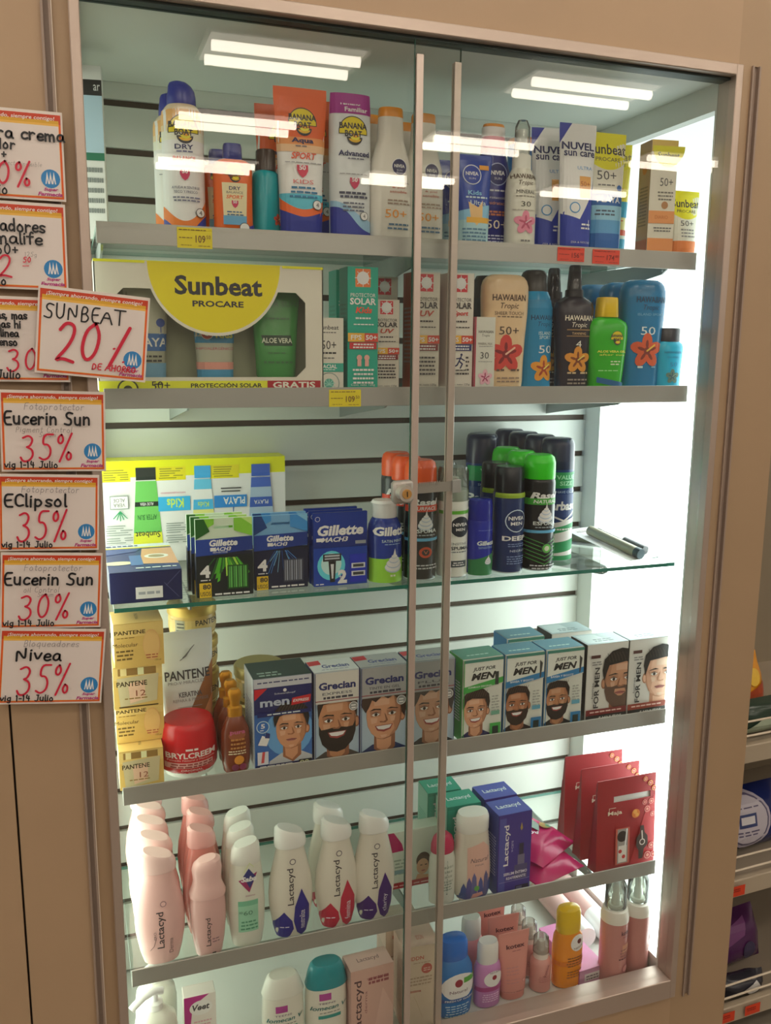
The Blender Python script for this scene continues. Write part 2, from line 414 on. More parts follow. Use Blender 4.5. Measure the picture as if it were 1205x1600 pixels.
# showcase lock on the ratchet bar, hooked round the rear door's edge
lk = thing('showcase_lock', 'chrome cylinder lock on a ratchet bar clamping the two glass doors', 'lock', (1.053, -.002, 1.200))
bm = bmesh.new(); boxbm(bm, -.015, .017, -.012, .004, -.017, .017, 0, .004); link('lock_body', mesh_of(bm, [M('#b8b4ae', 'm')]), lk, True)
def disc(bm, r0, y0, y1, n=24, x=0, z=0, mi=0):
    a = [bm.verts.new((x + r0 * math.cos(2 * math.pi * i / n), y0, z + r0 * math.sin(2 * math.pi * i / n))) for i in range(n)]
    b = [bm.verts.new((x + r0 * .93 * math.cos(2 * math.pi * i / n), y1, z + r0 * .93 * math.sin(2 * math.pi * i / n))) for i in range(n)]
    for i in range(n): bm.faces.new((a[i], a[(i + 1) % n], b[(i + 1) % n], b[i])).material_index = mi
    bm.faces.new(b).material_index = mi; bm.faces.new(a[::-1]).material_index = mi
    bmesh.ops.recalc_face_normals(bm, faces=bm.faces[:])
bm = bmesh.new(); disc(bm, .0125, -.011, -.027); link('lock_barrel', mesh_of(bm, [M('#c8c2ba', 'm')]), lk, True)
bm = bmesh.new(); disc(bm, .0075, -.0265, -.029); link('keyway_plug', mesh_of(bm, [M('#c99a5a', 'm')]), lk, True)
box('keyhole', M('#20160e'), -.0008, .0008, -.0294, -.0288, -.004, .004, lk)
bm = bmesh.new(); boxbm(bm, .014, .092, .0125, .0138, -.008, .007)
for i in range(16): boxbm(bm, .018 + i * .0033, .0197 + i * .0033, .0118, .0126, .003, .009)
link('ratchet_bar', mesh_of(bm, [M('#b5b0aa', 'm')]), lk)
bm = bmesh.new(); boxbm(bm, .088, .103, .0098, .0118, -.011, .009, 0, .0006); boxbm(bm, .1015, .103, .0098, .031, -.011, .009, 0, .0005)
link('hook_end', mesh_of(bm, [M('#c5c5c5', 'm')]), lk)
lk.rotation_euler = (0, R(-2), 0)

# ------------------------------------------------------------------ shelves
SX0, SX1 = .640, 1.5895
RAIL = M('#b5b3ad', 'm'); BRK = M('#8f9694', 'm')
ordn = {1: 'top shelf of the cabinet', 2: 'second shelf from the top', 3: 'bare-edged third shelf with shaving goods', 4: 'fourth shelf with hair dye boxes', 5: 'lowest glass shelf with tall pale bottles'}
brx = {1: (.648, 1.115, 1.565), 2: (.76, 1.07, 1.505), 3: (.752, 1.112, 1.478), 4: (.768, 1.105, 1.492), 5: (.750, 1.115, 1.48)}
for s in range(1, 6):
    z = SH[s]
    t = thing('glass_shelf', 'glass ' + ordn[s] + (', green glass edge showing' if s == 3 else ', with a metal front rail'), 'shelf', (SX0, 0, z), 0, None)
    L = SX1 - SX0
    bm = bmesh.new(); boxbm(bm, 0, L, .047, D0 - .004, -.0062, 0)
    for f_ in bm.faces:
        f_.material_index = 0 if abs(f_.normal.z) > .5 else 1
    link('glass_sheet', mesh_of(bm, [GLASS_SHELF, GLASS_EDGE]), t)
    if s != 3:
        rz1 = {1: .005, 2: .006, 4: .013, 5: .019}[s]; rz0 = rz1 - .028
        bm = bmesh.new(); boxbm(bm, 0, L, .0435, .0462, rz0, rz1, 0, .0005); boxbm(bm, 0, L, .0455, .056, -.0085, -.007); link('front_rail', mesh_of(bm, [RAIL]), t)
    for bx in brx[s]:
        bm = bmesh.new(); x = bx - SX0; pts = [(D0 - .002, -.006), (D0 - .002, -.062), (.30, -.052), (.10, -.0265), (.088, -.020), (.088, -.012), (.095, -.0085)]
        if s == 2: pts = [(D0 - .002, -.006), (D0 - .002, -.062), (.30, -.052), (.155, -.030), (.142, -.024), (.142, -.014), (.15, -.0085)]
        if s == 2: pts = [(y - .035, z_) if y < .2 else (y, z_) for y, z_ in pts]
        a = [bm.verts.new((x - .0015, y, z_)) for y, z_ in pts]; b = [bm.verts.new((x + .0015, y, z_)) for y, z_ in pts]
        bm.faces.new(a); bm.faces.new(b[::-1])
        for i in range(len(a)): bm.faces.new((a[i], b[i], b[(i + 1) % len(a)], a[(i + 1) % len(a)]))
        bmesh.ops.recalc_face_normals(bm, faces=bm.faces[:])
        bo = link('bracket', mesh_of(bm, [BRK]), t)
        y0 = pts[-3][0] + .008
        bm = bmesh.new()
        for zz in (-.0135, -.021): 
            r_ = .0022; vv = [[bm.verts.new((x + q, y0 + .002 + r_ * math.cos(R(36 * i)), zz + r_ * math.sin(R(36 * i)))) for i in range(10)] for q in (-.0018, .0018)]
            bm.faces.new(vv[0]); bm.faces.new(vv[1][::-1])
            for i in range(10): bm.faces.new((vv[0][i], vv[0][(i + 1) % 10], vv[1][(i + 1) % 10], vv[1][i]))
        link('screw_hole', mesh_of(bm, [M('#f2f6f3')]), bo)
# ------------------------------------------------------------------ price tags on the rails
def price(x, s, w, h, col, ink, txt, sup, label, dz=0):
    t = thing('price_tag', label, 'price tag', (x, .0428, SH[s] + dz)); box('paper', M(col), -w / 2, w / 2, -.0003, .0002, -h / 2, h / 2, t)
    A = Art(w, h); A.f(-.1, .38, .8, 1, .1, ink); A.f(-.55, -.02 + .02, .4, 1, .09, ink); A.f(-.5, -.36, .3, 1, .06, ink)
    A.t(txt, .32, -.05, .28, .36, ink, bold=.01); A.t(sup, .78, .06, .12, .18, ink)
    A.f(.5, -.38, .35, 1, .06, ink)
    lay(t, A, lambda u, v, off: Vector((u, -.0003 - off, v)))
price(.7675, 1, .047, .027, '#e6c51c', '#6d4a12', '109', '50', 'yellow price tag on the top shelf rail', -.011)
price(.9805, 2, .049, .025, '#e6c51c', '#6d4a12', '109', '50', 'yellow price tag on the second shelf rail', -.010)
price(1.351, 1, .048, .021, '#d8402a', '#7d1d14', '156', '30', 'red price tag on the top shelf rail, left of the red pair', -.008)
price(1.415, 1, .050, .022, '#d8402a', '#7d1d14', '174', '00', 'red price tag on the top shelf rail, right of the red pair', -.009)
# ================================================================== PRODUCTS: shared profiles and marks
TUBE = [(0, .74, 1.0), (.11, .74, 1.0), (.112, .78, 1.0), (.3, .84, .9), (.6, .92, .55), (.85, .985, .2), (.93, 1.0, .09), (1, 1.0, .07)]
def tubeparts(body, cap, H, capz=.12, bk='g', ck='g', wb=.74, squeeze=1.0):
    return [('body', [(capz, wb + .03, .95), (capz + .02, wb + .05, 1.0), (.35, wb + .09, .88), (.6, .90, .58), (.8, .96, .30), (.93, 1.0, .10), (.94, 1.0, .085), (1, 1.0, .075)], body, bk, {'e': 2.3}),
            ('cap', [(0, wb - .01, .93), (.004, wb, .96), (capz, wb, .96)], cap, ck, {'e': 2.2})]
def canparts(body, cap, cz=.8, kind='g', domed=.93, base='#b9bcc0'):
    return [('body', [(.012, 1, 1), (cz - .035, 1, 1), (cz - .012, .96, .96), (cz, .9, .9)], body, kind),
            ('cap', [(cz - .004, .97, .97), (cz + .01, .98, .98), (domed, .97, .97), (domed + (1 - domed) * .7, .88, .88), (1, .7, .7)], cap, 'g'),
            ('base_rim', [(0, .94, .94), (.004, .99, .99), (.014, .99, .99)], base, 'm')]
YEL = '#f3c21a'; NAVY = '#1b2358'; INK = '#2a2a30'; WH = '#efece6'
def bb(A, u, v, w):
    """yellow half sun badge with two navy words and bananas; w fraction of width"""
    r = w / 2; a = A.W / A.H
    A.p([(u + x * 2 * r, v + y * r * a) for x, y in ell(0, 0, 1.06, 1.12, 22, -8, 188)], INK)
    A.p([(u + x * 2 * r, v + y * r * a) for x, y in ell(0, 0, 1.0, 1.05, 22, -6, 186)], YEL)
    A.p([(u + x * 2 * r, v + y * r * a) for x, y in ell(.08, -.35, .58, .55, 18, 180, 360)], INK)
    for k in range(3): A.p([(u + x * 2 * r, v + y * r * a) for x, y in ell(.1 + .02 * k, -.42 + .16 * k, .46 - .08 * k, .30, 14, 190, 350)], ('#e0a818', '#f6cf35', '#d99d15')[k])
    A.t('BANANA', u, v + .42 * r * a, w * 1.0, .42 * r * a, INK, bold=.03); A.t('BOAT', u, v - .12 * r * a, w * .62, .45 * r * a, INK, bold=.03)
def hib(A, u, v, s, col, core='#7a1c1c', tip=None):
    a = A.W / A.H
    for k in range(5):
        t = R(90 + 72 * k); cx_, cy_ = math.cos(t) * s * .55, math.sin(t) * s * .55
        A.poly([(A.X(u) + p_[0] * A.W, A.Z(v) + p_[1] * A.W) for p_ in ell(cx_, cy_, s * .52, s * .36, 12, rot=t)], col)
        A.poly([(A.X(u) + p_[0] * A.W, A.Z(v) + p_[1] * A.W) for p_ in ell(cx_ * .7, cy_ * .7, s * .28, s * .1, 8, rot=t)], core)
    A.c(u, v, s * .22, core)
    A.line([(A.X(u), A.Z(v)), (A.X(u) + s * .5 * A.W, A.Z(v) + s * .35 * A.W)], s * .1 * A.W, tip or '#f4d9a0')
def niv(A, u, v, r, l2='SUN', ringcol='#e8e6e2', fill='#141a52'):
    A.c(u, v, r * 1.1, ringcol); A.c(u, v, r, fill); a = A.W / A.H
    A.t('NIVEA', u, v + .12 * r * a, r * 1.5, r * .42 * a, WH, bold=.03); A.t(l2, u, v - .42 * r * a, r * .8, r * .22 * a, '#c9cbe0')
def trop(A, u, v, w, col, l2='TROPIC'):
    a = A.W / A.H
    A.t('HAWAIIAN', u, v, w, w * .17 * a, col, bold=.02); A.t('Tropic', u, v - w * .24 * a, w * .55, w * .2 * a, col, shear=.25)
def spf(A, u, v, s, col, n='50'):
    a = A.W / A.H
    A.p([(u + x * s * 2, v + y * s * a) for x, y in ((-.5, .5), (.5, .5), (.5, 0), (.3, -.4), (0, -.65), (-.3, -.4), (-.5, 0))], col)
    A.t(n, u, v + .02, s * .6, s * .45 * a, WH, bold=.03)
def sunb(A, rad=.62, u=0, v=1.0, col='#f0cf10', txt=INK):
    a = A.W / A.H
    A.p([(u + x * 2 * rad, v + y * rad * 1.15 * a) for x, y in ell(0, 0, 1, 1, 24, 180, 360)], col)
    A.t('Sunbeat', u, v - rad * .5 * a, rad * 1.35, rad * .33 * a, txt, bold=.015); A.t('PROCARE', u, v - rad * .82 * a, rad * .9, rad * .12 * a, txt)

# ------------------------------------------------------------------ SHELF 1
G1 = None
def a_(A):   # tall leaflet box, far left
    A.r(-1, .92, 1, 1, '#e8e8e4'); A.r(-1, .83, 1, .92, '#17181a'); A.t('ar', .55, .875, .3, .035, WH); A.r(-1, .5, 1, .83, '#a9c3d6'); A.r(-1, .455, 1, .5, '#1d6b52')
    A.f(0, .4, .8, 5, .06, '#7a7f80')
carton('medicine_box', 'tall narrow white box with black and green bands beside the left frame', 1, .6480, .19, .030, .022, .235, '#dcdcd6', a_, rz=R(-8))
def a_(A):
    A.wave(.0, '#e9e8e6', lambda u: .80); A.r(-1, .70, 1, .80, '#e3a668'); A.r(-1, .66, 1, .70, '#e4c09a'); A.r(-1, .60, 1, .66, '#e6d8c6')
    A.wave(0, '#e0742a', lambda u: .07 + .13 * (u + .1) ** 2, 0); A.wave(0, '#2a3c9c', lambda u: .0 + .085 * max(0, abs(u + .12) - .3) / .7 * 1.3, 0)
    bb(A, -.05, .66, .66); A.t('DRY', -.05, .555, .42, .032, NAVY, bold=.02); A.f(-.05, .525, .4, 1, .02, '#5b5f86'); A.t('BALANCE', -.05, .48, .5, .028, '#d85a4a', bold=.02)
    A.f(0, .43, .8, 1, .014, '#8a8c96'); spf(A, -.05, .375, .22, '#b83158'); A.t('AYUDA A SENTIRSE', -.02, .29, .62, .017, '#33395f'); A.t('SECO Y FRESCO', -.02, .262, .52, .017, '#33395f'); A.f(0, .225, .6, 2, .02, '#6c7088')
    A.ring(.62, .13, .11, INK, WH); A.t('4', .62, .13, .07, .03, INK)
P = [('body', [(0, .96, .96), (.006, 1, 1), (.76, 1, 1), (.80, .95, .95), (.83, .80, .80), (.845, .70, .70)], '#d9c3a6', 'g'),
     ('cap', [(.838, .68, .70, .0), (.845, .70, .72, .0), (.90, .69, .70, .0), (.94, .64, .66, .0), (.97, .56, .6, -.03), (.99, .44, .5, -.06), (1, .26, .3, -.08)], '#28348e', 'g'),
     ('spray_nozzle', [(.93, .22, .22, .12), (.958, .22, .22, .14), (.966, .16, .16, .14)], '#2c3aa0', 'g')]
b1 = vessel('sunscreen_spray', 'front white-and-orange spray can with domed blue cap, top shelf', 'sunscreen', 1, .762, .10, .057, .057, .2, P, a_)
dps(b1, 1, .757, .165, 'half-hidden spray can with blue cap behind the front one, top shelf')
def a_(A):
    bb(A, 0, .66, .46); A.p([(-.55, .12), (.55, .12), (.62, .56), (-.62, .56)], '#e6cba4'); A.wave(0, '#5e9cc4', lambda u: .20, .1, -.57, .57); A.t('DRY', 0, .5, .28, .04, NAVY, bold=.02); A.t('BALANCE', 0, .455, .4, .025, '#555'); A.t('SPORT', 0, .405, .42, .04, '#df5a2a', bold=.02, shear=.2)
    spf(A, 0, .33, .16, '#b83158'); A.f(0, .24, .4, 2, .03, '#2b5f8e'); A.wave(0, '#27308a', lambda u: .1 * abs(u + .2), 0); A.ring(.45, .07, .13, INK, WH)
P = [('body', [(0, .9, .95), (.01, 1, 1), (.35, .98, 1), (.6, .99, 1), (.72, 1, 1), (.79, .9, .9), (.82, .7, .75), (.83, .5, .6)], '#d95f1c', 'g', {'e': 2.7}),
     ('cap', [(.82, .44, .7), (.825, .50, .72), (.97, .47, .68), (1, .43, .62)], '#26317f', 'g')]
b2 = vessel('sunscreen_bottle', 'small orange sport sunscreen bottle with blue cap at the front', 'sunscreen', 1, .828, .085, .055, .030, .122, P, a_, e=2.7)
dps(b2, 1, .815, .13, 'small orange bottle almost hidden behind its twin, left of it')
dps(b2, 1, .828, .175, 'small orange bottle rearmost, only its blue cap edge showing')
def a_(A): A.t('HAWAIIAN', .35, .5, .5, .05, '#1a4950', rot=90); hib(A, .3, .2, .2, '#b8452c', '#5c1c14')
P = [('body', [(0, .95, .95), (.01, 1, 1), (.66, 1, 1), (.73, .9, .9), (.76, .7, .7)], '#12909c', 'g', {'e': 2.3}), ('cap', [(.755, .66, .8), (.76, .70, .84), (.985, .66, .8), (1, .6, .72)], '#3c302c', 'g')]
vessel('tanning_lotion', 'teal bottle with dark brown cap right of the small orange bottles', 'sunscreen', 1, .8785, .10, .041, .036, .121, P, a_, rz=R(30))
def aqua(A):
    A.r(-1, .66, 1, 1.0, '#dc5a1e'); A.r(-1, .62, 1, .67, '#dd8a50'); A.r(-1, .57, 1, .62, '#dcb08a'); A.wave(0, '#54b2ca', lambda u: .29, .1)
    A.wave(0, '#dc5f26', lambda u: .185 + .11 * u * u, 0); A.wave(0, '#23308c', lambda u: .135 + .07 * (abs(u) ** 1.6), 0)
    bb(A, .05, .765, .5); A.t('Aqua', .02, .645, .4, .042, NAVY, bold=.03); A.f(0, .61, .25, 1, .02, '#7b6d70'); A.t('SPORT', .05, .545, .46, .045, '#d9502c', shear=.25, bold=.02); A.f(0, .5, .7, 1, .012, '#8c8c90')
    spf(A, -.02, .445, .2, '#c22f4e'); A.t('KIDS', 0, .37, .36, .028, '#c75c5c'); A.f(0, .33, .5, 3, .03, '#2d6d96'); A.ring(.5, .22, .09, INK, WH); A.t('4', .5, .22, .05, .028, INK)
b3 = vessel('sunscreen_tube', 'orange-topped white squeeze tube standing on a white cap, front one', 'sunscreen', 1, .926, .085, .077, .040, .205, tubeparts('#dcdad6', '#dcdcd6', .2, .09), aqua, e=2.3)
dps(b3, 1, .9185, .183, 'orange-topped tube peeking out left behind the front tube', R(0))
dps(b3, 1, .955, .138, 'orange-topped tube seen between the front tube and the purple-topped tube')
def a_(A):
    A.r(-1, .86, 1, 1, '#9a2c86'); A.wave(0, '#9a2c86', lambda u: 0, lambda u: .845 + .02 * u, n=10) if False else None
    A.wave(0, '#8fb6d2', lambda u: .17 - .13 * math.tanh(u * 1.4) * .6 + .03, 0); A.wave(0, '#2a3690', lambda u: .14 - .1 * math.tanh(u * 2) * .9, 0)
    A.t('Tamaño', -.1, .935, .5, .032, WH, bold=.02); A.t('Familiar', .2, .89, .55, .032, WH, bold=.02); bb(A, .02, .735, .64); A.t('Advanced', .05, .59, .72, .038, NAVY, bold=.02); A.f(.1, .555, .4, 1, .02, '#6a6c80')
    A.f(0, .45, .7, 1, .012, '#8c8c90'); spf(A, .05, .39, .22, '#b83158'); A.f(0, .32, .66, 2, .026, '#3f4258', .6); A.f(0, .25, .5, 3, .025, '#5b6072'); A.ring(.5, .165, .1, INK, WH); A.t('4', .5, .165, .05, .028, INK)
P = [('body', [(0, .93, .95), (.005, .97, 1), (.5, 1, .95), (.8, 1.0, .8), (.92, .98, .55), (.96, .95, .45)], '#c9cdd0', 'g', {'e': 2.4}), ('cap', [(.955, .93, .44), (.985, .9, .4), (1, .8, .3)], '#cfd0ce', 'g', {'e': 2.4})]
b4 = vessel('sunscreen_tube', 'large white tube with purple family-size band and blue foot', 'sunscreen', 1, 1.0, .085, .062, .040, .203, P, a_, e=2.4)
def nivsun(A):
    niv(A, .25, .56, .17); A.t('protección', .2, .44, .5, .022, '#4a4a55'); A.t('& piel', .2, .405, .3, .018, '#b5503c'); A.t('sensible', .2, .375, .4, .02, '#b5503c'); A.f(.2, .31, .55, 2, .024, '#9a8678')
    A.t('50+', .1, .21, .5, .062, '#dd8c30'); A.f(.2, .13, .5, 2, .03, '#4a6a86')
NIVP = [('body', [(0, .93, .95), (.008, 1, 1), (.42, .99, 1), (.58, .92, .95), (.68, .76, .85), (.76, .62, .75), (.93, .56, .7)], '#d3cfc6', 'g', {'e': 2.4}), ('cap', [(.93, .57, .7), (.985, .56, .69), (1, .52, .64)], '#d98a28', 'g', {'e': 2.4})]
b5 = vessel('sun_lotion', 'front white sun lotion bottle with orange cap left of the door strip', 'sunscreen', 1, 1.063, .085, .066, .038, .190, NIVP, nivsun, e=2.4)
dps(b5, 1, 1.046, .135, 'white lotion bottle with orange cap half behind the purple-topped tube')
dps(b5, 1, 1.045, .185, 'rearmost white lotion bottle with orange cap, left column')
b5b = dps(b5, 1, 1.121, .10, 'white sun lotion bottle with orange cap standing between the two door strips')
dps(b5, 1, 1.112, .16, 'white lotion bottle with orange cap behind the left door strip')
def a_(A):
    A.wave(0, '#7fb2d2', lambda u: .42 + .05 * u, 0); A.wave(0, '#9ec2cc', lambda u: .28, 0); A.p([(-.4, .48), (.1, .42), (.35, .5), (.3, .3), (.0, .22), (-.3, .3)], '#d8b07a'); A.r(-.5, .25, .8, .31, '#e0a23a'); niv(A, -.15, .78, .22, ringcol='#c9d0e4', fill='#1d3c9c'); A.r(.25, .84, .75, .89, '#e0953a')
    A.t('Kids', -.05, .58, .35, .05, '#7fb8e0', bold=.02); A.f(0, .53, .6, 1, .04, '#b8cbe8'); A.t('Ultra', .1, .47, .4, .05, '#c3d3f0'); A.f(-.1, .18, .6, 4, .04, '#4d7794')
b6 = vessel('kids_sunscreen', 'short royal blue and aqua kids sun tube right of the door strips', 'sunscreen', 1, 1.1965, .08, .062, .036, .135, tubeparts('#20409c', '#8fb9cf', .14, .03), a_, e=2.3)
dps(b6, 1, 1.188, .13, 'short blue tube hidden behind the kids sun tube')
def a_(A):
    niv(A, .05, .60, .24, ringcol='#9aa4c8', fill='#1a2060'); A.f(.1, .47, .5, 1, .03, '#c9cbe0'); A.t('protección &', .15, .41, .62, .028, '#c9cbe0'); A.t('hidratación', .15, .37, .55, .026, '#d08a5a'); A.f(.1, .3, .6, 2, .022, '#b5694a', .7); A.t('50+', .05, .2, .55, .07, '#d8c9b6'); A.f(.1, .11, .6, 3, .024, '#b9bcd6')
P = [('body', [(0, .93, .95), (.008, 1, 1), (.42, .99, 1), (.60, .92, .95), (.70, .74, .85), (.78, .60, .75)], '#232a78', 'g', {'e': 2.4}), ('sleeve', [(.76, .62, .77), (.9, .56, .72)], '#b32a4a', 'g', {'e': 2.4}), ('clear_cap', [(.9, .58, .72), (.975, .57, .7)], '#d0cccb', 'g', {'e': 2.4}), ('cap', [(.975, .55, .68), (1, .5, .6)], '#d08430', 'g', {'e': 2.4})]
vessel('sun_lotion', 'dark blue lotion bottle with crimson neck band and pale cap', 'sunscreen', 1, 1.2455, .115, .066, .036, .190, P, a_, e=2.4)
def a_(A):
    trop(A, 0, .56, .86, '#5b4a40'); A.t('MINERAL', 0, .44, .6, .028, '#4a4a48'); A.f(0, .405, .7, 1, .02, '#8c8880'); A.t('30', 0, .345, .32, .04, '#3c3c3c'); A.f(0, .3, .8, 1, .014, '#a9a49c'); hib(A, 0, .2, .34, '#d9849c', '#b04a68', '#f0c0c8'); A.f(0, .06, .3, 1, .03, '#6a6a6a')
P = [('body', [(0, .93, .93), (.008, 1, 1), (.45, 1, 1), (.55, .92, .92), (.61, .68, .7), (.63, .6, .6)], '#cdcbc0', 'g'), ('collar', [(.62, .62, .62), (.73, .60, .60), (.74, .5, .5)], '#d9d7ce', 'g'), ('spray_nozzle', [(.735, .42, .42), (.80, .42, .42), (.82, .34, .34), (.93, .3, .34)], '#e6e4dc', 'g'), ('clear_cap', [(.735, .52, .5), (.95, .48, .48), (1, .3, .3)], '#eef2ee', 'c')]
vessel('spray_lotion', 'white pump spray bottle with clear cap and pink flower print', 'sunscreen', 1, 1.281, .085, .051, .040, .193, P, a_)
def a_(A):
    niv(A, .1, .62, .3, ringcol='#b06a52', fill='#181c50'); A.f(0, .47, .7, 2, .03, '#a9bedd'); A.t('SPORT', .1, .37, .5, .03, '#c07a44'); A.f(0, .3, .6, 2, .03, '#a9bedd'); A.wave(0, '#1c2456', lambda u: .24, 0); A.t('50', .1, .14, .5, .07, '#d8b890')
P = [('body', [(0, .97, .97), (.006, 1, 1), (.86, 1, 1), (.95, .97, .97)], '#1d66a8', 'g'), ('cap', [(.95, .99, .99), (.985, .99, .99), (1, .9, .9)], '#cf7f2c', 'g')]
b7 = vessel('sun_spray', 'blue aerosol sun spray with orange rim behind the clear-capped spray', 'sunscreen', 1, 1.333, .185, .048, .048, .19, P, a_)
def nuv(A):
    A.r(-1, 0, 1, 1, '#d8dadc'); A.p([(-1, .84), (-1, 1), (-.35, 1)], '#25349a'); A.r(-1, .9, -1 + .0, .97, WH); A.p([(-1, .33), (.0, .28), (.6, .46), (1, .6), (1, 0), (-1, 0)], '#2a3c9e'); A.p([(-1, .30), (-.0, .25), (.5, .40), (.5, .46), (0, .31), (-1, .36)], '#d8dadc')
    A.t('NUVEL', -.02, .825, .86, .06, '#1b2358', bold=.03); A.t('sun care', .05, .765, .82, .042, '#1b2358', bold=.02); A.t('ULTRA', .3, .655, .4, .026, '#3b88c0'); A.r(-.0, .42, .62, .59, '#e29a4a'); A.t('50+', .3, .53, .25, .04, '#a04a20'); A.ring(-.25, .34, .13, '#3d87bb', '#d8dadc', .2); A.f(.35, .21, .3, 2, .03, WH); A.t('DÍA & NOCHE', .1, .07, .5, .02, WH)
b8 = vessel('sunscreen_tube', 'white and navy swirl tube, front one of two alike', 'sunscreen', 1, 1.376, .08, .066, .036, .195, tubeparts('#d8dadc', '#e2e3e2', .2, .055), nuv, e=2.3)
dps(b8, 1, 1.350, .120, 'white and navy swirl tube tucked behind its twin', R(-6))
def a_(A):
    A.r(-1, .5, 1, 1, '#d3d0c4'); sunb(A, .72); A.t('50+', -.1, .65, .5, .075, '#4b4b4b'); A.f(-.1, .57, .5, 1, .025, '#6a6a6a'); A.r(-1, .40, 1, .5, '#2560a8'); A.t('PLAYA', .0, .45, .6, .05, WH, bold=.02); A.wave(0, '#8cbcd8', lambda u: .40, 0); A.wave(0, '#5a98c8', lambda u: .28, 0); A.wave(0, '#2c62a8', lambda u: .17, 0); A.f(-.2, .355, .5, 2, .03, '#3b4a60'); A.f(0, .09, .6, 1, .03, WH)
    A.c(.55, .55, .07, '#2c62a8')
vessel('beach_sunscreen', 'white tube with yellow half-sun top and deep blue foot, top shelf', 'sunscreen', 1, 1.443, .10, .070, .038, .191, tubeparts('#d3d0c4', '#27519a', .2, .09), a_, e=2.3)
def kid(A, v2=True):
    A.r(-1, .5, 1, 1, '#d8c94a'); sunb(A, .72, txt='#7a7440'); A.t('50+', .05, .61, .5, .07, '#b5463a'); A.r(-1, .36, 1, .5, '#2f93b8'); A.ring(-.1, .43, .16, '#dfe6e2', '#b8584a'); A.f(0, .33, .6, 1, .02, '#b5463a'); A.r(-1, .20, 1, .25, '#c8553e'); A.wave(0, '#c5d3cc', lambda u: .2, 0); A.wave(0, '#2f93b8', lambda u: .17, 0); A.f(0, .08, .5, 1, .02, '#9fd0e4')
vessel('kids_sunscreen', 'narrow yellow and aqua kids tube behind the beach tube', 'sunscreen', 1, 1.490, .148, .056, .036, .186, tubeparts('#cfc98a', '#2f93b8', .2, .08), kid, e=2.3, rz=R(-25))
def a_(A):
    A.r(-1, .0, 1, 1, '#d2cdbf'); A.r(-1, .9, 1, 1, '#cfb04c'); sunb(A, .62, .3, .95); A.t('50+', .25, .64, .5, .07, '#4b4b4b'); A.f(.2, .55, .6, 3, .03, '#77746c'); A.c(.2, .44, .13, '#a97a50'); A.r(-1, .28, 1, .39, '#e0905a'); A.t('DIARIO', .0, .335, .5, .03, '#b5642c'); A.f(.1, .24, .7, 2, .025, '#666'); A.r(-1, 0, 1, .15, '#e08a50')
def l_(A): A.r(-1, 0, 1, 1, '#a68a68'); A.c(0, .76, .2, '#b5702e'); A.f(0, .6, .7, 12, .03, '#6b5842'); A.r(-1, 0, 1, .14, '#b5622e')
carton('sunscreen_box', 'upright sunscreen box, grey-white with orange bands, right end of top shelf', 1, 1.534, .066, .046, .040, .181, '#d2cdbf', a_, left=l_, rz=R(-8))
def a_(A):
    A.r(-1, .2, 1, 1, '#d8d5c8'); sunb(A, .74); A.t('50+', .0, .5, .45, .085, '#555'); A.f(.05, .4, .5, 3, .05, '#888'); A.wave(0, '#de7838', lambda u: .23, 0)
vessel('sunscreen_tube', 'smallest half-sun tube with orange foot, last item of the top shelf', 'sunscreen', 1, 1.579, .07, .054, .028, .105, tubeparts('#d8d5c8', '#de7838', .1, .1), a_, e=2.3)

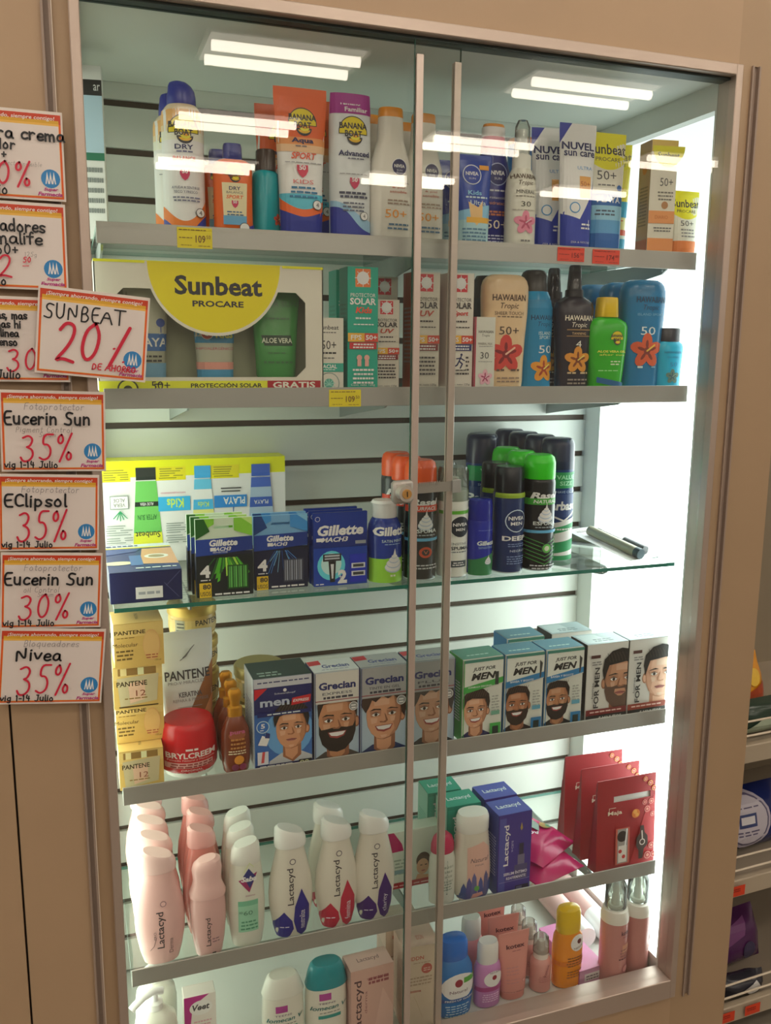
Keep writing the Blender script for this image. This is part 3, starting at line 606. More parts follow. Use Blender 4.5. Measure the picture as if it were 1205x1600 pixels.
# ------------------------------------------------------------------ SHELF 2
def sbox_front(A):
    A.r(-1, .0, 1, 1, '#c9c5b8')
    W2 = [(-.97, .12), (-.97, .12)]
    A.p([(-.62, .11), (.72, .11), (.80, .16), (.80, .68), (.70, .78), (-.70, .78), (-.80, .66), (-.80, .2)], '#8d8f7a')
def sunbig(x, yf, z, rz, label, s=2):
    W, D, H = .317, .058, .176
    t = thing('sunscreen_gift_set', label, 'box', (x, yf + D / 2, z + .0006), rz)
    # carton shell with a real window
    bm = bmesh.new()
    wx0, wx1, wz0, wz1, ch = -.135, .132, .020, .140, .014
    boxbm(bm, -W / 2, W / 2, -D / 2 + .002, D / 2, 0, .0015); boxbm(bm, -W / 2, W / 2, D / 2 - .0015, D / 2, 0, H); boxbm(bm, -W / 2, -W / 2 + .0015, -D / 2, D / 2, 0, H); boxbm(bm, W / 2 - .0015, W / 2, -D / 2, D / 2, 0, H)
    # front ring as a grid between outer rectangle and chamfered window
    inner = [(wx0 + ch, wz0), (wx1 - ch, wz0), (wx1, wz0 + ch), (wx1, wz1 - ch), (wx1 - ch, wz1), (wx0 + ch, wz1), (wx0, wz1 - ch), (wx0, wz0 + ch)]
    outer = [(-W / 2 + .02, 0), (W / 2 - .02, 0), (W / 2, .02), (W / 2, H - .02), (W / 2 - .02, H), (-W / 2 + .02, H), (-W / 2, H - .02), (-W / 2, .02)]
    cor = {1: (W / 2, 0), 3: (W / 2, H), 5: (-W / 2, H), 7: (-W / 2, 0)}
    I = [bm.verts.new((a, -D / 2, b)) for a, b in inner]; O = [bm.verts.new((a, -D / 2, b)) for a, b in outer]
    for i in range(8):
        j = (i + 1) % 8; vs_ = [O[i], O[j], I[j], I[i]]
        if i in cor: vs_ = [O[i], bm.verts.new((cor[i][0], -D / 2, cor[i][1])), O[j], I[j], I[i]]
        bm.faces.new(vs_)
    I2 = [bm.verts.new((a, -D / 2 + .0015, b)) for a, b in inner]
    for i in range(8): bm.faces.new((I[i], I[(i + 1) % 8], I2[(i + 1) % 8], I2[i]))
    link('carton', mesh_of(bm, [M('#cdc9bc')]), t)
    box('carton_top', M('#e8d51c'), -W / 2, W / 2, -D / 2, D / 2, H, H + .001, t)
    box('inner_backing', M('#9a9c86'), -W / 2 + .002, W / 2 - .002, D / 2 - .004, D / 2 - .002, .002, H - .002, t)
    bm = bmesh.new(); bm.faces.new([bm.verts.new((a * 1.0, -D / 2 + .0012, b)) for a, b in inner]); link('window_film', mesh_of(bm, [glassmat('film', (.93, .94, .9), .8)]), t)
    def sub(nm, xx, W_, body, capc, art, cap=.12):
        H_ = .150; prt = tubeparts(body, capc, H_, cap)
        bm = loft(prt[0][1], W_, .034, H_, 2.3, 24); o = link(nm, mesh_of(bm, [M(body, 'g')]), t, True); o.location = (xx, .002, .002)
        bm = loft(prt[1][1], W_, .034, H_, 2.2, 24); link('cap', mesh_of(bm, [M(capc, 'g')]), o, True)
        A = Art(W_, H_); art(A); lay(o, A, front_of(prt[0][1], W_, .034, H_, 2.3), du=W_ / 8, vcuts=[r_[0] * H_ for r_ in prt[0][1][1:-1]])
    def p1(A): A.r(-1, .5, 1, 1, '#b9b7a8'); A.r(-1, .36, 1, .52, '#2a5fa4'); A.t('PLAYA', .1, .44, .8, .08, WH, bold=.02); A.f(0, .31, .6, 2, .04, '#333'); A.wave(0, '#6f9fc4', lambda u: .25, 0); A.wave(0, '#27519a', lambda u: .1, 0); A.c(.6, .62, .1, '#4058a8'); A.line([(A.X(.6), A.Z(.53)), (A.X(.6), A.Z(.62))], .0012, '#4058a8')
    def p2(A): A.r(-1, .5, 1, 1, '#b9b7a8'); A.r(-1, .44, 1, .62, '#2f86b8'); A.ring(-.35, .53, .14, '#dfe6e2', '#c0503e'); A.t('Kids', .4, .53, .38, .09, '#d9d76a', bold=.03); A.t('HIPOALERGÉNICO', 0, .39, .8, .03, '#b54a66'); A.r(-1, .19, 1, .26, '#d8938a'); A.wave(0, '#3a8fc0', lambda u: .19, 0); A.f(0, .1, .6, 1, .04, '#bfe0f0')
    def p3(A): A.t('AFTER SUN', 0, .82, .85, .05, '#2c6a36'); A.p([(-.5, .42), (.62, .42), (.55, .52), (-.62, .52)], '#1d3c28'); A.t('ALOE VERA', 0, .47, .6, .05, '#cfd6c6', bold=.02); A.f(0, .35, .4, 1, .03, '#2c6a36'); A.f(0, .26, .6, 1, .05, '#2c6a36'); A.f(0, .68, .5, 1, .04, '#2c6a36')
    sub('blue_tube', -.090, .060, '#a8a898', '#27519a', p1); sub('kids_tube', .004, .064, '#b4b4a6', '#3a8fc0', p2); sub('green_tube', .094, .074, '#3f8c46', '#3a8a44', p3)
    A = Art(W, H)
    A.r(-1, 0, .52, .085, '#d9dc30'); A.r(-1, .985, 1, 1, '#e8d51c')
    A.p([(.02 + x * .60, 1 + y * .56) for x, y in ell(0, 0, 1, 1, 30, 180, 360)], '#cfcbbe'); A.p([(.02 + x * .58, 1 + y * .535) for x, y in ell(0, 0, 1, 1, 30, 180, 360)], '#eac70e')
    A.t('Sunbeat', .05, .83, .385, .15, INK, bold=.03); A.t('PROCARE', .04, .69, .225, .048, INK, bold=.03)
    A.t('50+', -.48, .05, .08, .065, INK); A.t('PROTECCIÓN SOLAR', .10, .052, .32, .042, INK, bold=.02); A.r(.47, .0, .97, .085, '#a31b26'); A.t('GRATIS', .72, .05, .20, .052, '#e6dcc9', bold=.03)
    A.c(-.76, .02, .045, '#3c4028'); A.c(-.76, .02, .038, '#d9dc30'); A.c(-.76, .015, .02, '#3c4028'); A.f(-.5, .06, .04, 1, .02, INK)
    lay(t, A, flat(W, D, H))
    return t
sunbig(.793, .058, SH[2], 0, 'large white-and-yellow gift box with window showing three tubes, second shelf')
def a_(A):
    A.r(-1, 0, 1, 1, '#c9c6bb'); A.t('Sunbeat', 0, .87, .68, .06, INK, bold=.01); A.f(0, .8, .5, 1, .03, '#555'); A.t('50+', .0, .63, .5, .12, '#333'); A.ring(0, .5, .0, INK, WH); A.f(0, .52, .6, 1, .03, '#333', .8); A.f(0, .45, .4, 1, .03, '#444'); A.r(-1, .26, 1, .38, '#2e9a86'); A.t('FACIAL', 0, .335, .55, .055, WH, bold=.02); A.f(0, .29, .5, 1, .02, WH)
    A.c(0, .10, .36, '#7b8f88'); A.c(0, .10, .33, '#c9c6bb'); A.c(0, .1, .16, '#57a08f')
    for k in range(7):
        t = R(90 + 36 * (k - 3)); A.line([(0, A.Z(.08)), (.009 * math.cos(t), A.Z(.08) + .009 * math.sin(t))], .0011, '#8fc4b6')
carton('facial_sunscreen_box', 'small white box with green band right of the large gift box', 2, .961, .062, .045, .028, .106, '#c4c1b6', a_)
def prot(base, base2, sub, subcol, n1='FPS', kids=False, badge='#c2303a'):
    def a(A):
        ink = WH if kids else '#3a3436'
        A.r(-1, 0, 1, 1, base); A.r(-.5, .84, .5, .985, '#d9743a' if kids else badge); A.c(0, .912, .2, WH)
        for k in range(8): t = R(45 * k); A.line([(.0, A.Z(.912)), (A.W * .26 * math.cos(t), A.Z(.912) + A.W * .26 * math.sin(t))], .0012, WH)
        A.c(0, .912, .15, WH)
        A.t('PROTECTOR', 0, .775, .82, .03, ink); A.t('SOLAR', 0, .725, .86, .055, ink, bold=.03); A.t(sub, .05, .655, .55, .05, subcol, shear=.2, bold=.03); A.f(0, .59, .5, 1, .03, ink); A.f(0, .54, .7, 1, .02, ink)
        A.r(-1, .40, .1, .47, '#d9a33a'); A.r(.1, .40, 1, .47, '#c2402c'); A.t('FPS', -.45, .435, .35, .04, WH, bold=.02); A.t('50+', .55, .435, .38, .04, WH, bold=.03); A.r(-.9, .34, .9, .395, '#b3282c' if kids else base2); A.f(0, .378, .7, 2, .024, WH, .5)
        A.f(0, .17 if kids else .28, .72, 5 if not kids else 4, .035, ink); A.t('Cont. neto 125g', 0, .045, .8, .022, ink)
        if kids: A.c(-.25, .27, .09, '#dca49a'); A.c(.25, .27, .09, '#dca49a'); A.r(-.38, .2, -.12, .25, '#dca49a'); A.r(.12, .2, .38, .25, '#dca49a')
    return a
def sidecol(c, c2=None):
    def l(A): A.r(-1, 0, 1, 1, c); A.f(0, .7, .7, 14, .035, c2 or '#777')
    return l
carton('kids_sunscreen_box', 'tall teal-green kids sunscreen box with orange sun square', 2, 1.0125, .058, .047, .042, .180, '#17937e', prot('#1a9b84', '#b3282c', 'Kids', '#e05038', kids=True), left=sidecol('#0f6f60', '#0c5a4e'))
carton('kids_sunscreen_box', 'teal-green box half hidden behind the tall kids sunscreen box', 2, 1.012, .115, .047, .042, .180, '#17937e', prot('#1a9b84', '#b3282c', 'Kids', '#e05038', kids=True), left=sidecol('#0f6f60', '#0c5a4e'))
pw = prot('#c9c2b6', '#7a1f24', 'UV', '#b04a3a')
carton('sunscreen_box', 'shorter white sunscreen box with red sun square right of the teal one', 2, 1.054, .07, .041, .036, .135, '#c9c2b6', pw, right=sidecol('#8a4436', '#6e2c22'))
carton('sunscreen_box', 'white sunscreen box with red square, behind the shorter white one', 2, 1.082, .16, .044, .036, .176, '#c9c2b6', pw, left=sidecol('#17806f'), right=sidecol('#8a4436', '#6e2c22'))
carton('sunscreen_box', 'tall white sunscreen box seen between the two door strips', 2, 1.1135, .058, .044, .040, .176, '#c9c2b6', pw, left=sidecol('#7c3b32'), right=sidecol('#8a4436'))
carton('sunscreen_box', 'pale box standing behind the tall white one between the strips', 2, 1.145, .14, .044, .036, .176, '#bdbab0', pw, left=sidecol('#7c4a40'))
carton('sport_sunscreen_box', 'tall white sport sunscreen box with running figure, right of the strips', 2, 1.171, .060, .044, .040, .177, '#c9c2b6', lambda A: (prot('#cdc8be', '#272a66', 'Sport', '#c03a34')(A), A.r(-.45, .175, .45, .325, '#cdc8be'),
    A.c(.12, .305, .045, '#1b1f52'), A.line([(A.X(.1), A.Z(.29)), (A.X(-.05), A.Z(.25)), (A.X(.2), A.Z(.225)), (A.X(.05), A.Z(.19))], .0022, '#1b1f52'), A.line([(A.X(-.05), A.Z(.25)), (A.X(-.2), A.Z(.215)), (A.X(-.38), A.Z(.205))], .0022, '#1b1f52'), A.line([(A.X(-.25), A.Z(.27)), (A.X(.05), A.Z(.275)), (A.X(.35), A.Z(.255))], .0018, '#1b1f52')), right=sidecol('#8a4436'))
def a_(A):
    A.r(-1, 0, 1, 1, '#c8c8bf'); A.r(-1, .0, -.86, 1, '#9c2440'); trop(A, .1, .80, .72, '#4c4844'); A.t('MINERAL MILK', .05, .635, .7, .03, '#6b665f'); A.f(.05, .6, .7, 1, .02, '#888'); A.t('30', 0, .475, .42, .09, '#444'); A.f(.05, .39, .7, 1, .02, '#888'); hib(A, .1, .17, .34, '#dca4b4', '#a03a5c', '#eac6cc')
carton('sunscreen_box', 'narrow white box with crimson side and pink flower before the cream bottle', 2, 1.212, .056, .035, .032, .112, '#c8c8bf', a_, left=sidecol('#9c2440', '#b8506a'))
def a_(A):
    trop(A, .0, .80, .72, '#4a3428'); A.t('SHEER TOUCH', 0, .665, .62, .03, '#5e4a3c'); A.f(0, .635, .6, 1, .02, '#6e5a4a'); A.t('50+', .0, .515, .42, .07, '#4a3a30'); hib(A, -.12, .31, .36, '#c03c34', '#7a1c20', '#e6a890'); A.f(-.3, .17, .2, 1, .04, '#5e4a3c'); A.f(.3, .17, .2, 1, .04, '#5e4a3c'); A.f(0, .1, .5, 2, .03, '#8a7464')
HT = lambda c: [('body', [(0, .68, .85), (.01, .78, .97), (.07, .82, 1), (.25, .84, 1), (.45, .89, 1), (.65, .97, 1), (.82, 1, 1), (.90, .99, .97), (.95, .92, .9), (.98, .80, .8), (1, .62, .62)], c, 'g', {'e': 2.7})]
vessel('sun_lotion', 'cream waisted lotion bottle with red hibiscus, second shelf', 'sunscreen', 2, 1.2585, .085, .080, .040, .179, HT('#d2b590'), a_, e=2.7)
P = [('body', [(0, .95, .95), (.01, 1, 1), (.6, 1, 1), (.73, .9, .9), (.80, .75, .75)], '#20242a', 'g'), ('cap', [(.80, .72, .72), (.96, .7, .7), (1, .55, .55)], '#2c2523', 'g')]
for i, (x, y, l) in enumerate(((1.263, .17, 'dark-capped spray can behind the cream bottle, left one'), (1.307, .165, 'dark-capped spray can behind the cream and blue bottles'))):
    if i == 0: dk = vessel('tanning_spray', l, 'sunscreen', 2, x, y, .05, .05, .184, P)
    else: dps(dk, 2, x, y, l)
def a_(A):
    A.wave(0, '#147aa8', lambda u: .75, 0); trop(A, .2, .60, .75, '#0b3854'); A.t('ISLAND', .25, .47, .4, .028, '#bfe0ea'); A.t('SPORT', .25, .435, .36, .028, '#bfe0ea'); A.t('50', .3, .335, .42, .065, WH); hib(A, .2, .17, .34, '#e0902c', '#a03c1c', '#f4d070')
P = [('body', [(0, .95, .95), (.01, 1, 1), (.35, .98, .98), (.5, 1, 1), (.68, 1, 1), (.78, .86, .86), (.82, .74, .74)], '#1583b4', 'g'), ('cap', [(.82, .72, .72), (.95, .70, .70), (.985, .6, .6), (1, .45, .45)], '#33302e', 'g')]
vessel('sun_spray', 'aqua-blue spray can with dark cap and orange flower beside cream bottle', 'sunscreen', 2, 1.3215, .105, .062, .062, .190, P, a_)
def a_(A):
    trop(A, .02, .575, .72, '#d8cdbc'); A.r(-.6, .475, .6, .485, '#8a6a40'); A.t('TANNING', 0, .45, .36, .02, '#c9a878'); A.r(-.6, .425, .6, .433, '#8a6a40'); A.t('4', 0, .365, .14, .055, '#e2dccb'); hib(A, -.02, .235, .30, '#d08a2c', '#7c3c14', '#f0c860'); A.f(-.3, .13, .2, 1, .03, '#c9b088'); A.f(.3, .13, .2, 1, .03, '#c9b088'); A.f(0, .075, .5, 2, .03, '#8c7f74')
P = [('body', [(0, .74, .9), (.01, .80, .98), (.15, .80, 1), (.35, .86, 1), (.55, .96, 1), (.65, 1, 1), (.70, .92, .9), (.735, .6, .6), (.75, .46, .5)], '#25202a', 'g', {'e': 2.6}), ('collar', [(.745, .42, .62), (.80, .41, .6), (.805, .38, .55)], '#18161a', 'g'), ('spray_nozzle', [(.80, .3, .44), (.87, .29, .42), (.885, .2, .3), (.95, .2, .32), (.955, .1, .2)], '#1b191c', 'g'), ('clear_cap', [(.805, .34, .5), (.985, .27, .42), (1, .22, .34)], '#8f8c90', 'c')]
bk = vessel('tanning_oil', 'black pump spray bottle with orange flower and smoky clear cap, front', 'sunscreen', 2, 1.387, .088, .070, .042, .199, P, a_, e=2.6)
dps(bk, 2, 1.381, .145, 'black pump spray bottle directly behind the front black one')
def a_(A):
    bb(A, .25, .55, .30); A.t('ALOE VERA GEL', .05, .41, .7, .025, '#d8e04a', bold=.03); A.t('after sun', .05, .375, .6, .022, '#d8e04a'); A.f(.2, .3, .25, 2, .03, '#c8eab0'); A.wave(0, '#1c5a8a', lambda u: .1 - .05 * u, lambda u: .04 - .05 * u, -.6, .9); A.f(-.1, .2, .5, 1, .02, '#9fd890')
P = [('body', [(0, .72, .85), (.01, .78, .98), (.12, .82, 1), (.35, .92, 1), (.55, 1, 1), (.68, .99, 1), (.73, .9, .92), (.77, .62, .68), (.79, .42, .55)], '#2fa518', 'g', {'e': 2.7}), ('cap', [(.785, .48, .74), (.79, .5, .76), (.98, .46, .70), (1, .43, .66)], '#e3b318', 'g')]
al = vessel('aloe_gel', 'bright green gel bottle with yellow cap, front one', 'after-sun gel', 2, 1.4455, .080, .077, .040, .149, P, a_, e=2.7)
dps(al, 2, 1.437, .155, 'green gel bottle behind, only its yellow cap showing left')
def a_(A):
    trop(A, .1, .82, .7, '#0d3a58'); A.t('ISLAND SPORT', .1, .685, .62, .022, '#6fa9c4'); A.t('50', 0, .535, .34, .075, '#c9d6d6'); hib(A, -.02, .35, .34, '#c8542c', '#7a2c1c', '#f0b040'); A.f(-.3, .2, .12, 1, .04, '#bfe0ea'); A.f(.3, .2, .1, 1, .03, '#6fa9c4')
hb = vessel('sun_lotion', 'tall blue lotion bottle with orange-red flower, front one of three', 'sunscreen', 2, 1.517, .085, .082, .044, .179, [('body', HT('#1d6f9c')[0][1], '#1a6f9e', 'g', {'e': 2.9})], a_, e=2.9)
dps(hb, 2, 1.516, .145, 'tall blue lotion bottle in the middle behind the front blue one')
dps(hb, 2, 1.502, .205, 'tall blue lotion bottle rearmost, left edge showing')
def a_(A): A.t('HAWAIIAN', 0, .60, .62, .04, '#14507a'); A.t('ISLAND', 0, .52, .4, .03, '#0f6f9a'); A.t('50', .05, .40, .26, .07, '#1b7aa6'); hib(A, 0, .2, .22, '#5a7a6c', '#3c5a66', '#8aa890')
P = [('body', [(0, .82, .9), (.01, .88, 1), (.3, .9, 1), (.55, .98, 1), (.68, 1, 1), (.74, .94, .94), (.78, .7, .8)], '#20a4c8', 'g', {'e': 2.7}), ('cap', [(.775, .68, .85), (.785, .72, .9), (.98, .72, .9), (1, .68, .84)], '#2c2a32', 'g', {'e': 2.4})]
vessel('travel_lotion', 'small turquoise bottle with dark cap at the right end of shelf two', 'sunscreen', 2, 1.567, .075, .054, .034, .101, P, a_, e=2.7)
# ------------------------------------------------------------------ SHELF 3 (bare glass)
def back_art(A):
    A.r(-1, .84, 1, 1, '#eee014'); A.r(-1, 0, 1, .84, '#e3e8e2')
    for u0, u1 in ((-.98, -.68), (-.42, -.10), (.16, .48)): A.r(u0, .80, u1, .93, '#d4c81e'); A.f((u0 + u1) / 2, .91, .13, 5, .022, '#8d8a24')
    def tube(u, w, cap, c1, bands, txt):
        A.p([(u - w * .8, .93), (u + w * .8, .93), (u + w * .8, .81), (u - w * .8, .81)], cap)
        A.p([(u - w * .82, .80), (u + w * .82, .80), (u + w * 1.2, .18), (u - w * 1.2, .18)], c1)
        for v0, v1, cc in bands:
            k0 = .82 + .38 * (.8 - v0) / .62; k1 = .82 + .38 * (.8 - v1) / .62
            A.p([(u - w * k0, v0), (u + w * k0, v0), (u + w * k1, v1), (u - w * k1, v1)], cc)
        for s_, v, ww, hh, cc in txt: A.t(s_, u, v, ww, hh, cc, rot=180, bold=.01)
    tube(-.52, .13, '#1d2622', '#68b55a', ((.60, .555, '#16281c'), (.30, .18, '#cfd23c')), (('ALOE VERA', .578, .07, .03, WH), ('AFTER SUN', .45, .10, .05, '#2c6a36'), ('Sunbeat', .28, .13, .06, '#333')))
    A.r(-.40, .50, -.06, .64, '#38a4dc'); A.t('Kids', -.22, .575, .09, .09, '#b9e05a', rot=180, bold=.02); A.t('HIPOALERGÉNICO', -.24, .675, .13, .02, '#b8507a', rot=180)
    tube(.08, .11, '#3d9cd4', '#5fb2dc', ((.70, .60, '#d7dbe0'), (.60, .50, '#48a6dc'), (.50, .18, '#cfcf7e')), (('Kids', .55, .06, .05, '#b9e05a'), ('50+', .29, .06, .06, '#b03030'), ('Sunbeat', .22, .1, .04, '#333')))
    A.r(.2, .51, .56, .63, '#2f7fc8'); A.t('PLAYA', .42, .575, .12, .07, WH, rot=180, bold=.02); A.f(.4, .70, .14, 2, .03, '#555'); A.line([(A.X(.41), A.Z(.51)), (A.X(.405), A.Z(.40))], .0015, '#2456a0')
    for k in range(5): A.line([(A.X(.405), A.Z(.39)), (A.X(.405) + .012 * math.cos(R(180 + 45 * k)), A.Z(.38) + .010 * math.sin(R(180 + 45 * k)))], .0022, '#2456a0')
    tube(.72, .13, '#3a5cb4', '#9fb4cc', ((.80, .70, '#4864b8'), (.6, .5, '#3c5cb0')), (('PLAYA', .55, .08, .04, WH), ('50+', .30, .08, .07, '#444')))
    A.ring(-.8, .60, .0, INK, WH); A.r(-.90, .54, -.71, .67, '#7a8580'); A.r(-.893, .548, -.717, .662, '#e3e8e2'); A.t('ALOE', -.805, .625, .06, .035, '#555', rot=180); A.t('VERA', -.805, .58, .06, .035, '#555', rot=180)
    for k in range(5): A.line([(A.X(-.80), A.Z(.52)), (A.X(-.80) + .011 * (k - 2) / 2, A.Z(.43) + .002 * abs(k - 2))], .0016, '#2b8a5a')
    for u in (-.82, -.2, .42): A.f(u, .38, .14, 5, .022, '#8c9490'); A.f(u, .26, .14, 4, .022, '#8c9490')
t = carton('sunscreen_gift_set', 'large gift box turned upside down with printed tubes, back left of third shelf', 3, .7925, .318, .317, .050, .178, '#dfe4dc', back_art, top=lambda A: A.r(-1, 0, 1, 1, '#e9de18'))
def a_(A): A.r(-.3, .12, .45, .5, '#d8dce2'); A.f(.07, .3, .3, 1, .2, '#9aa0a8'); A.line([(A.X(.5), A.Z(.6)), (A.X(.9), A.Z(.1))], .0006, '#5c6490'); A.line([(A.X(.55), A.Z(.5)), (A.X(.95), A.Z(.95))], .0006, '#5c6490')
def tp(A):
    A.r(-1, 0, 1, 1, '#28356c'); A.r(-1, .88, 1, 1, '#c9d0dc'); A.r(-1, .84, 1, .88, '#d9c93a'); A.p([(-.1, .25), (1, .2), (1, .8), (.1, .8)], '#c99a78'); A.c(.45, .5, .18, '#e3ddd0', .15); A.c(.45, .5, .12, '#9a8a70', .1); A.c(-.7, .3, .22, '#c9c2a8', .12); A.r(-.35, .2, 0, .55, '#4466a0'); A.p([(-1, .82), (.1, .82), (-.1, .7), (-1, .6)], '#3b4c86'); A.f(.3, .1, .6, 1, .06, '#d0d6e6'); A.f(-.5, .93, .5, 1, .08, '#28356c')
carton('cream_box', 'dark navy flat box with a blank white sticker, left on the third shelf', 3, .6870, .068, .102, .19, .046, '#141c4c', a_, top=tp)
def razor(name, label, x, y, W, H, kind, cnt, lbls):
    D = .017; t = thing(name, label, 'razor blades', (x, y + D / 2, SH[3] + .0006))
    lo = .57 if kind < 2 else .53
    bm = bmesh.new(); boxbm(bm, -W / 2, W / 2, -D / 2, D / 2, 0, lo * H, 0, .0008); link('lower_box', mesh_of(bm, [M('#101a30' if kind != 2 else '#12307c')]), t)
    # header card with a euro slot cut out
    bm = bmesh.new(); zc = .885 * H; sw, sh_ = W * .17, H * .018
    for a in ((-W / 2, -sw, lo * H, H), (sw, W / 2, lo * H, H), (-sw, sw, lo * H, zc - sh_), (-sw, sw, zc + sh_, H)): boxbm(bm, a[0], a[1], -D / 2 + .001, -D / 2 + .006, a[2], a[3])
    link('header_card', mesh_of(bm, [M('#c5d6c0' if kind == 0 else '#6fa2cc' if kind == 1 else '#102a78')]), t)
    A = Art(W, H)
    if kind < 2:
        c = ('#7fbf3a', '#b6da7c', '#e2ecc8', '#1c5a1e') if kind == 0 else ('#3a86c8', '#7cb4e0', '#c9dcec', '#143a78')
        A.p([(-1, 1), (-.35, 1), (-.35, .93), (-1, .80)], c[0]); A.p([(-1, 1), (-.7, 1), (-.5, .84), (-1, .74)], c[3]); A.p([(.35, 1), (1, 1), (1, .76), (.35, .84)], c[0]); A.p([(.6, 1), (1, 1), (1, .9)], c[1])
        A.p([(-1, .74), (1, .76), (1, .58), (-1, .53)], '#15327e'); A.p([(-1, .74), (.1, .75), (.1, .55), (-1, .53)], '#173c92')
        A.t('Gillette', -.03, .69, .50, .085, WH, shear=.15, bold=.04); A.t('MACH3', -.12, .61, .36, .05, WH, shear=.25, bold=.03); A.r(-.5, .588, -.3, .632, WH)
        if kind == 0: A.t('SENSITIVE', -.15, .57, .26, .018, WH)
        A.r(-1, 0, 1, .53, '#0c1a1e' if kind == 0 else '#0d1838')
        rnd = random.Random(3 + kind)
        for k in range(26):
            x0 = rnd.uniform(-.75, .8); z0 = rnd.uniform(.2, .4)
            if kind == 0: A.p([(x0 * .5, .5), (x0 * .5 + .05, .5), (x0 + .1, z0), (x0, z0 - .02)], ('#4fae2c', '#2f7d22', '#a4d84e', '#1f5a24')[k % 4])
            elif k < 12: A.line([(A.X(x0 * .35), A.Z(.52)), (A.X(x0), A.Z(z0))], .0007, ('#3f86d8', '#7fb6f0', '#24509c')[k % 3])
        A.r(.08, .09, .82, .40, '#184a1c' if kind == 0 else '#3a4050')
        for k in range(4): A.r(.13 + .17 * k, .11, .25 + .17 * k, .385, '#5aa84e' if kind == 0 else '#8a90a0'); A.r(.16 + .17 * k, .11, .19 + .17 * k, .385, '#1e5a26' if kind == 0 else '#20242c')
        A.t('4', -.7, .335, .18, .16, WH, bold=.04); A.f(-.7, .225, .18, 1, .03, WH); A.r(-.92, .0, -.50, .19, '#e0b428'); A.t('80', -.66, .14, .14, .065, INK, bold=.03); A.t('USOS', -.71, .05, .18, .055, INK, bold=.01); A.f(.25, .035, .65, 1, .03, WH, .7)
    else:
        A.r(-1, .53, 1, 1, '#13348c'); A.p([(-1, .6), (1, .72), (1, .53), (-1, .53)], '#0e2a78'); A.c(-.85, .92, .045, WH); A.c(-.85, .92, .037, '#13348c'); A.t('Gillette', .0, .76, .86, .145, WH, shear=.15, bold=.04); A.t('MACH3', -.22, .635, .50, .065, WH, shear=.25, bold=.03); A.r(-.9, .612, -.62, .66, WH)
        A.r(.55, .56, .95, .605, '#8c949c')
        A.r(-1, 0, 1, .525, '#0f3c9c'); A.c(-.35, .28, .26, '#5cc4f0', .27); A.c(-.35, .30, .19, '#b4e6fa', .20); A.r(-.66, .34, .02, .44, '#23262c'); A.r(-.6, .40, -.04, .425, '#aeb4bc'); A.r(-.6, .365, -.04, .385, '#aeb4bc'); A.p([(-.46, .34), (-.18, .34), (-.22, .05), (-.4, .05)], '#1c1e24'); A.p([(-.38, .3), (-.26, .3), (-.28, .1), (-.34, .1)], '#c9ccd0')
        A.t('2', .06, .12, .17, .19, WH, bold=.05); A.r(.34, .03, .96, .42, '#1a2fae')
        for v in (.26, .15): A.r(.4, v - .035, .92, v + .035, '#c4c8ce'); A.r(.46, v - .02, .86, v + .02, '#3a3e46')
        A.t('+', -.02, .12, .05, .05, WH); A.f(-.75, .03, .2, 1, .03, WH)
    fl = lambda u, v, off: Vector((u, -D / 2 - off, v))
    lay(t, A, fl)
    for i, (dx, dy, lb) in enumerate(lbls): dup(t, x + dx, y + dy + D / 2, SH[3] + .0006, lb)
    return t
razor('razor_pack', 'green and navy blade refill pack marked 4, front of its row', .801, .068, .084, .118, 0, 3, ((-.004, .022, 'green blade refill pack, second in its row'), (-.007, .044, 'green blade refill pack, rearmost in its row')))
razor('razor_pack', 'blue and black blade refill pack marked 4, front of its row', .890, .084, .084, .115, 1, 2, ((.003, .022, 'blue blade refill pack directly behind the front blue one'),))
razor('razor_pack', 'royal blue razor pack marked 2 with a razor picture, front', .983, .076, .087, .116, 2, 3, ((-.001, .022, 'royal blue razor pack, second in its row'), (-.003, .044, 'royal blue razor pack, rearmost in its row')))
def swirl(A, u, v, w, c='#dfe6ee', c2='#a9b8cc'):
    a = A.W / A.H
    for k, (dz, rw) in enumerate(((-.5, 1.0), (-.15, .85), (.2, .6), (.5, .34))):
        A.c(u, v + dz * w * .55 * a, rw * w / 2, c2, rw * w * .30); A.c(u, v + dz * w * .55 * a + .006, rw * w / 2 * .96, c, rw * w * .26)
    A.p([(u - .16 * w, v + .35 * w * a), (u + .2 * w, v + .35 * w * a), (u + .05 * w, v + .72 * w * a)], c)
def a_(A):
    A.r(-1, .0, 1, .30, '#8cc63a'); A.wave(.28, '#8cc63a', lambda u: .03 * math.cos(u * 2), .0); A.t('Gillette', .1, .64, 1.0, .11, WH, shear=.15, bold=.04); A.t('SATIN MINT', .05, .52, .6, .035, '#bcd4ec'); A.f(.05, .48, .5, 1, .02, '#8fb0dc'); swirl(A, .15, .26, .55); A.f(.1, .09, .2, 1, .05, '#e0ecc0')
P = [('body', [(.012, 1, 1), (.60, 1, 1), (.70, .93, .93), (.77, .76, .76), (.79, .68, .68)], '#17348c', 'g'), ('cap', [(.785, .68, .68), (.80, .70, .70), (.93, .68, .68), (.97, .72, .72, -.04), (1, .62, .62, -.04)], '#dcdfda', 'g'), ('base_rim', [(0, .94, .94), (.004, .99, .99), (.014, .99, .99)], '#b9bcc0', 'm')]
vessel('shaving_foam', 'short blue and green shaving foam can with white cap left of the lock', 'shaving foam', 3, 1.0610, .092, .056, .056, .130, P, a_, rz=R(6))
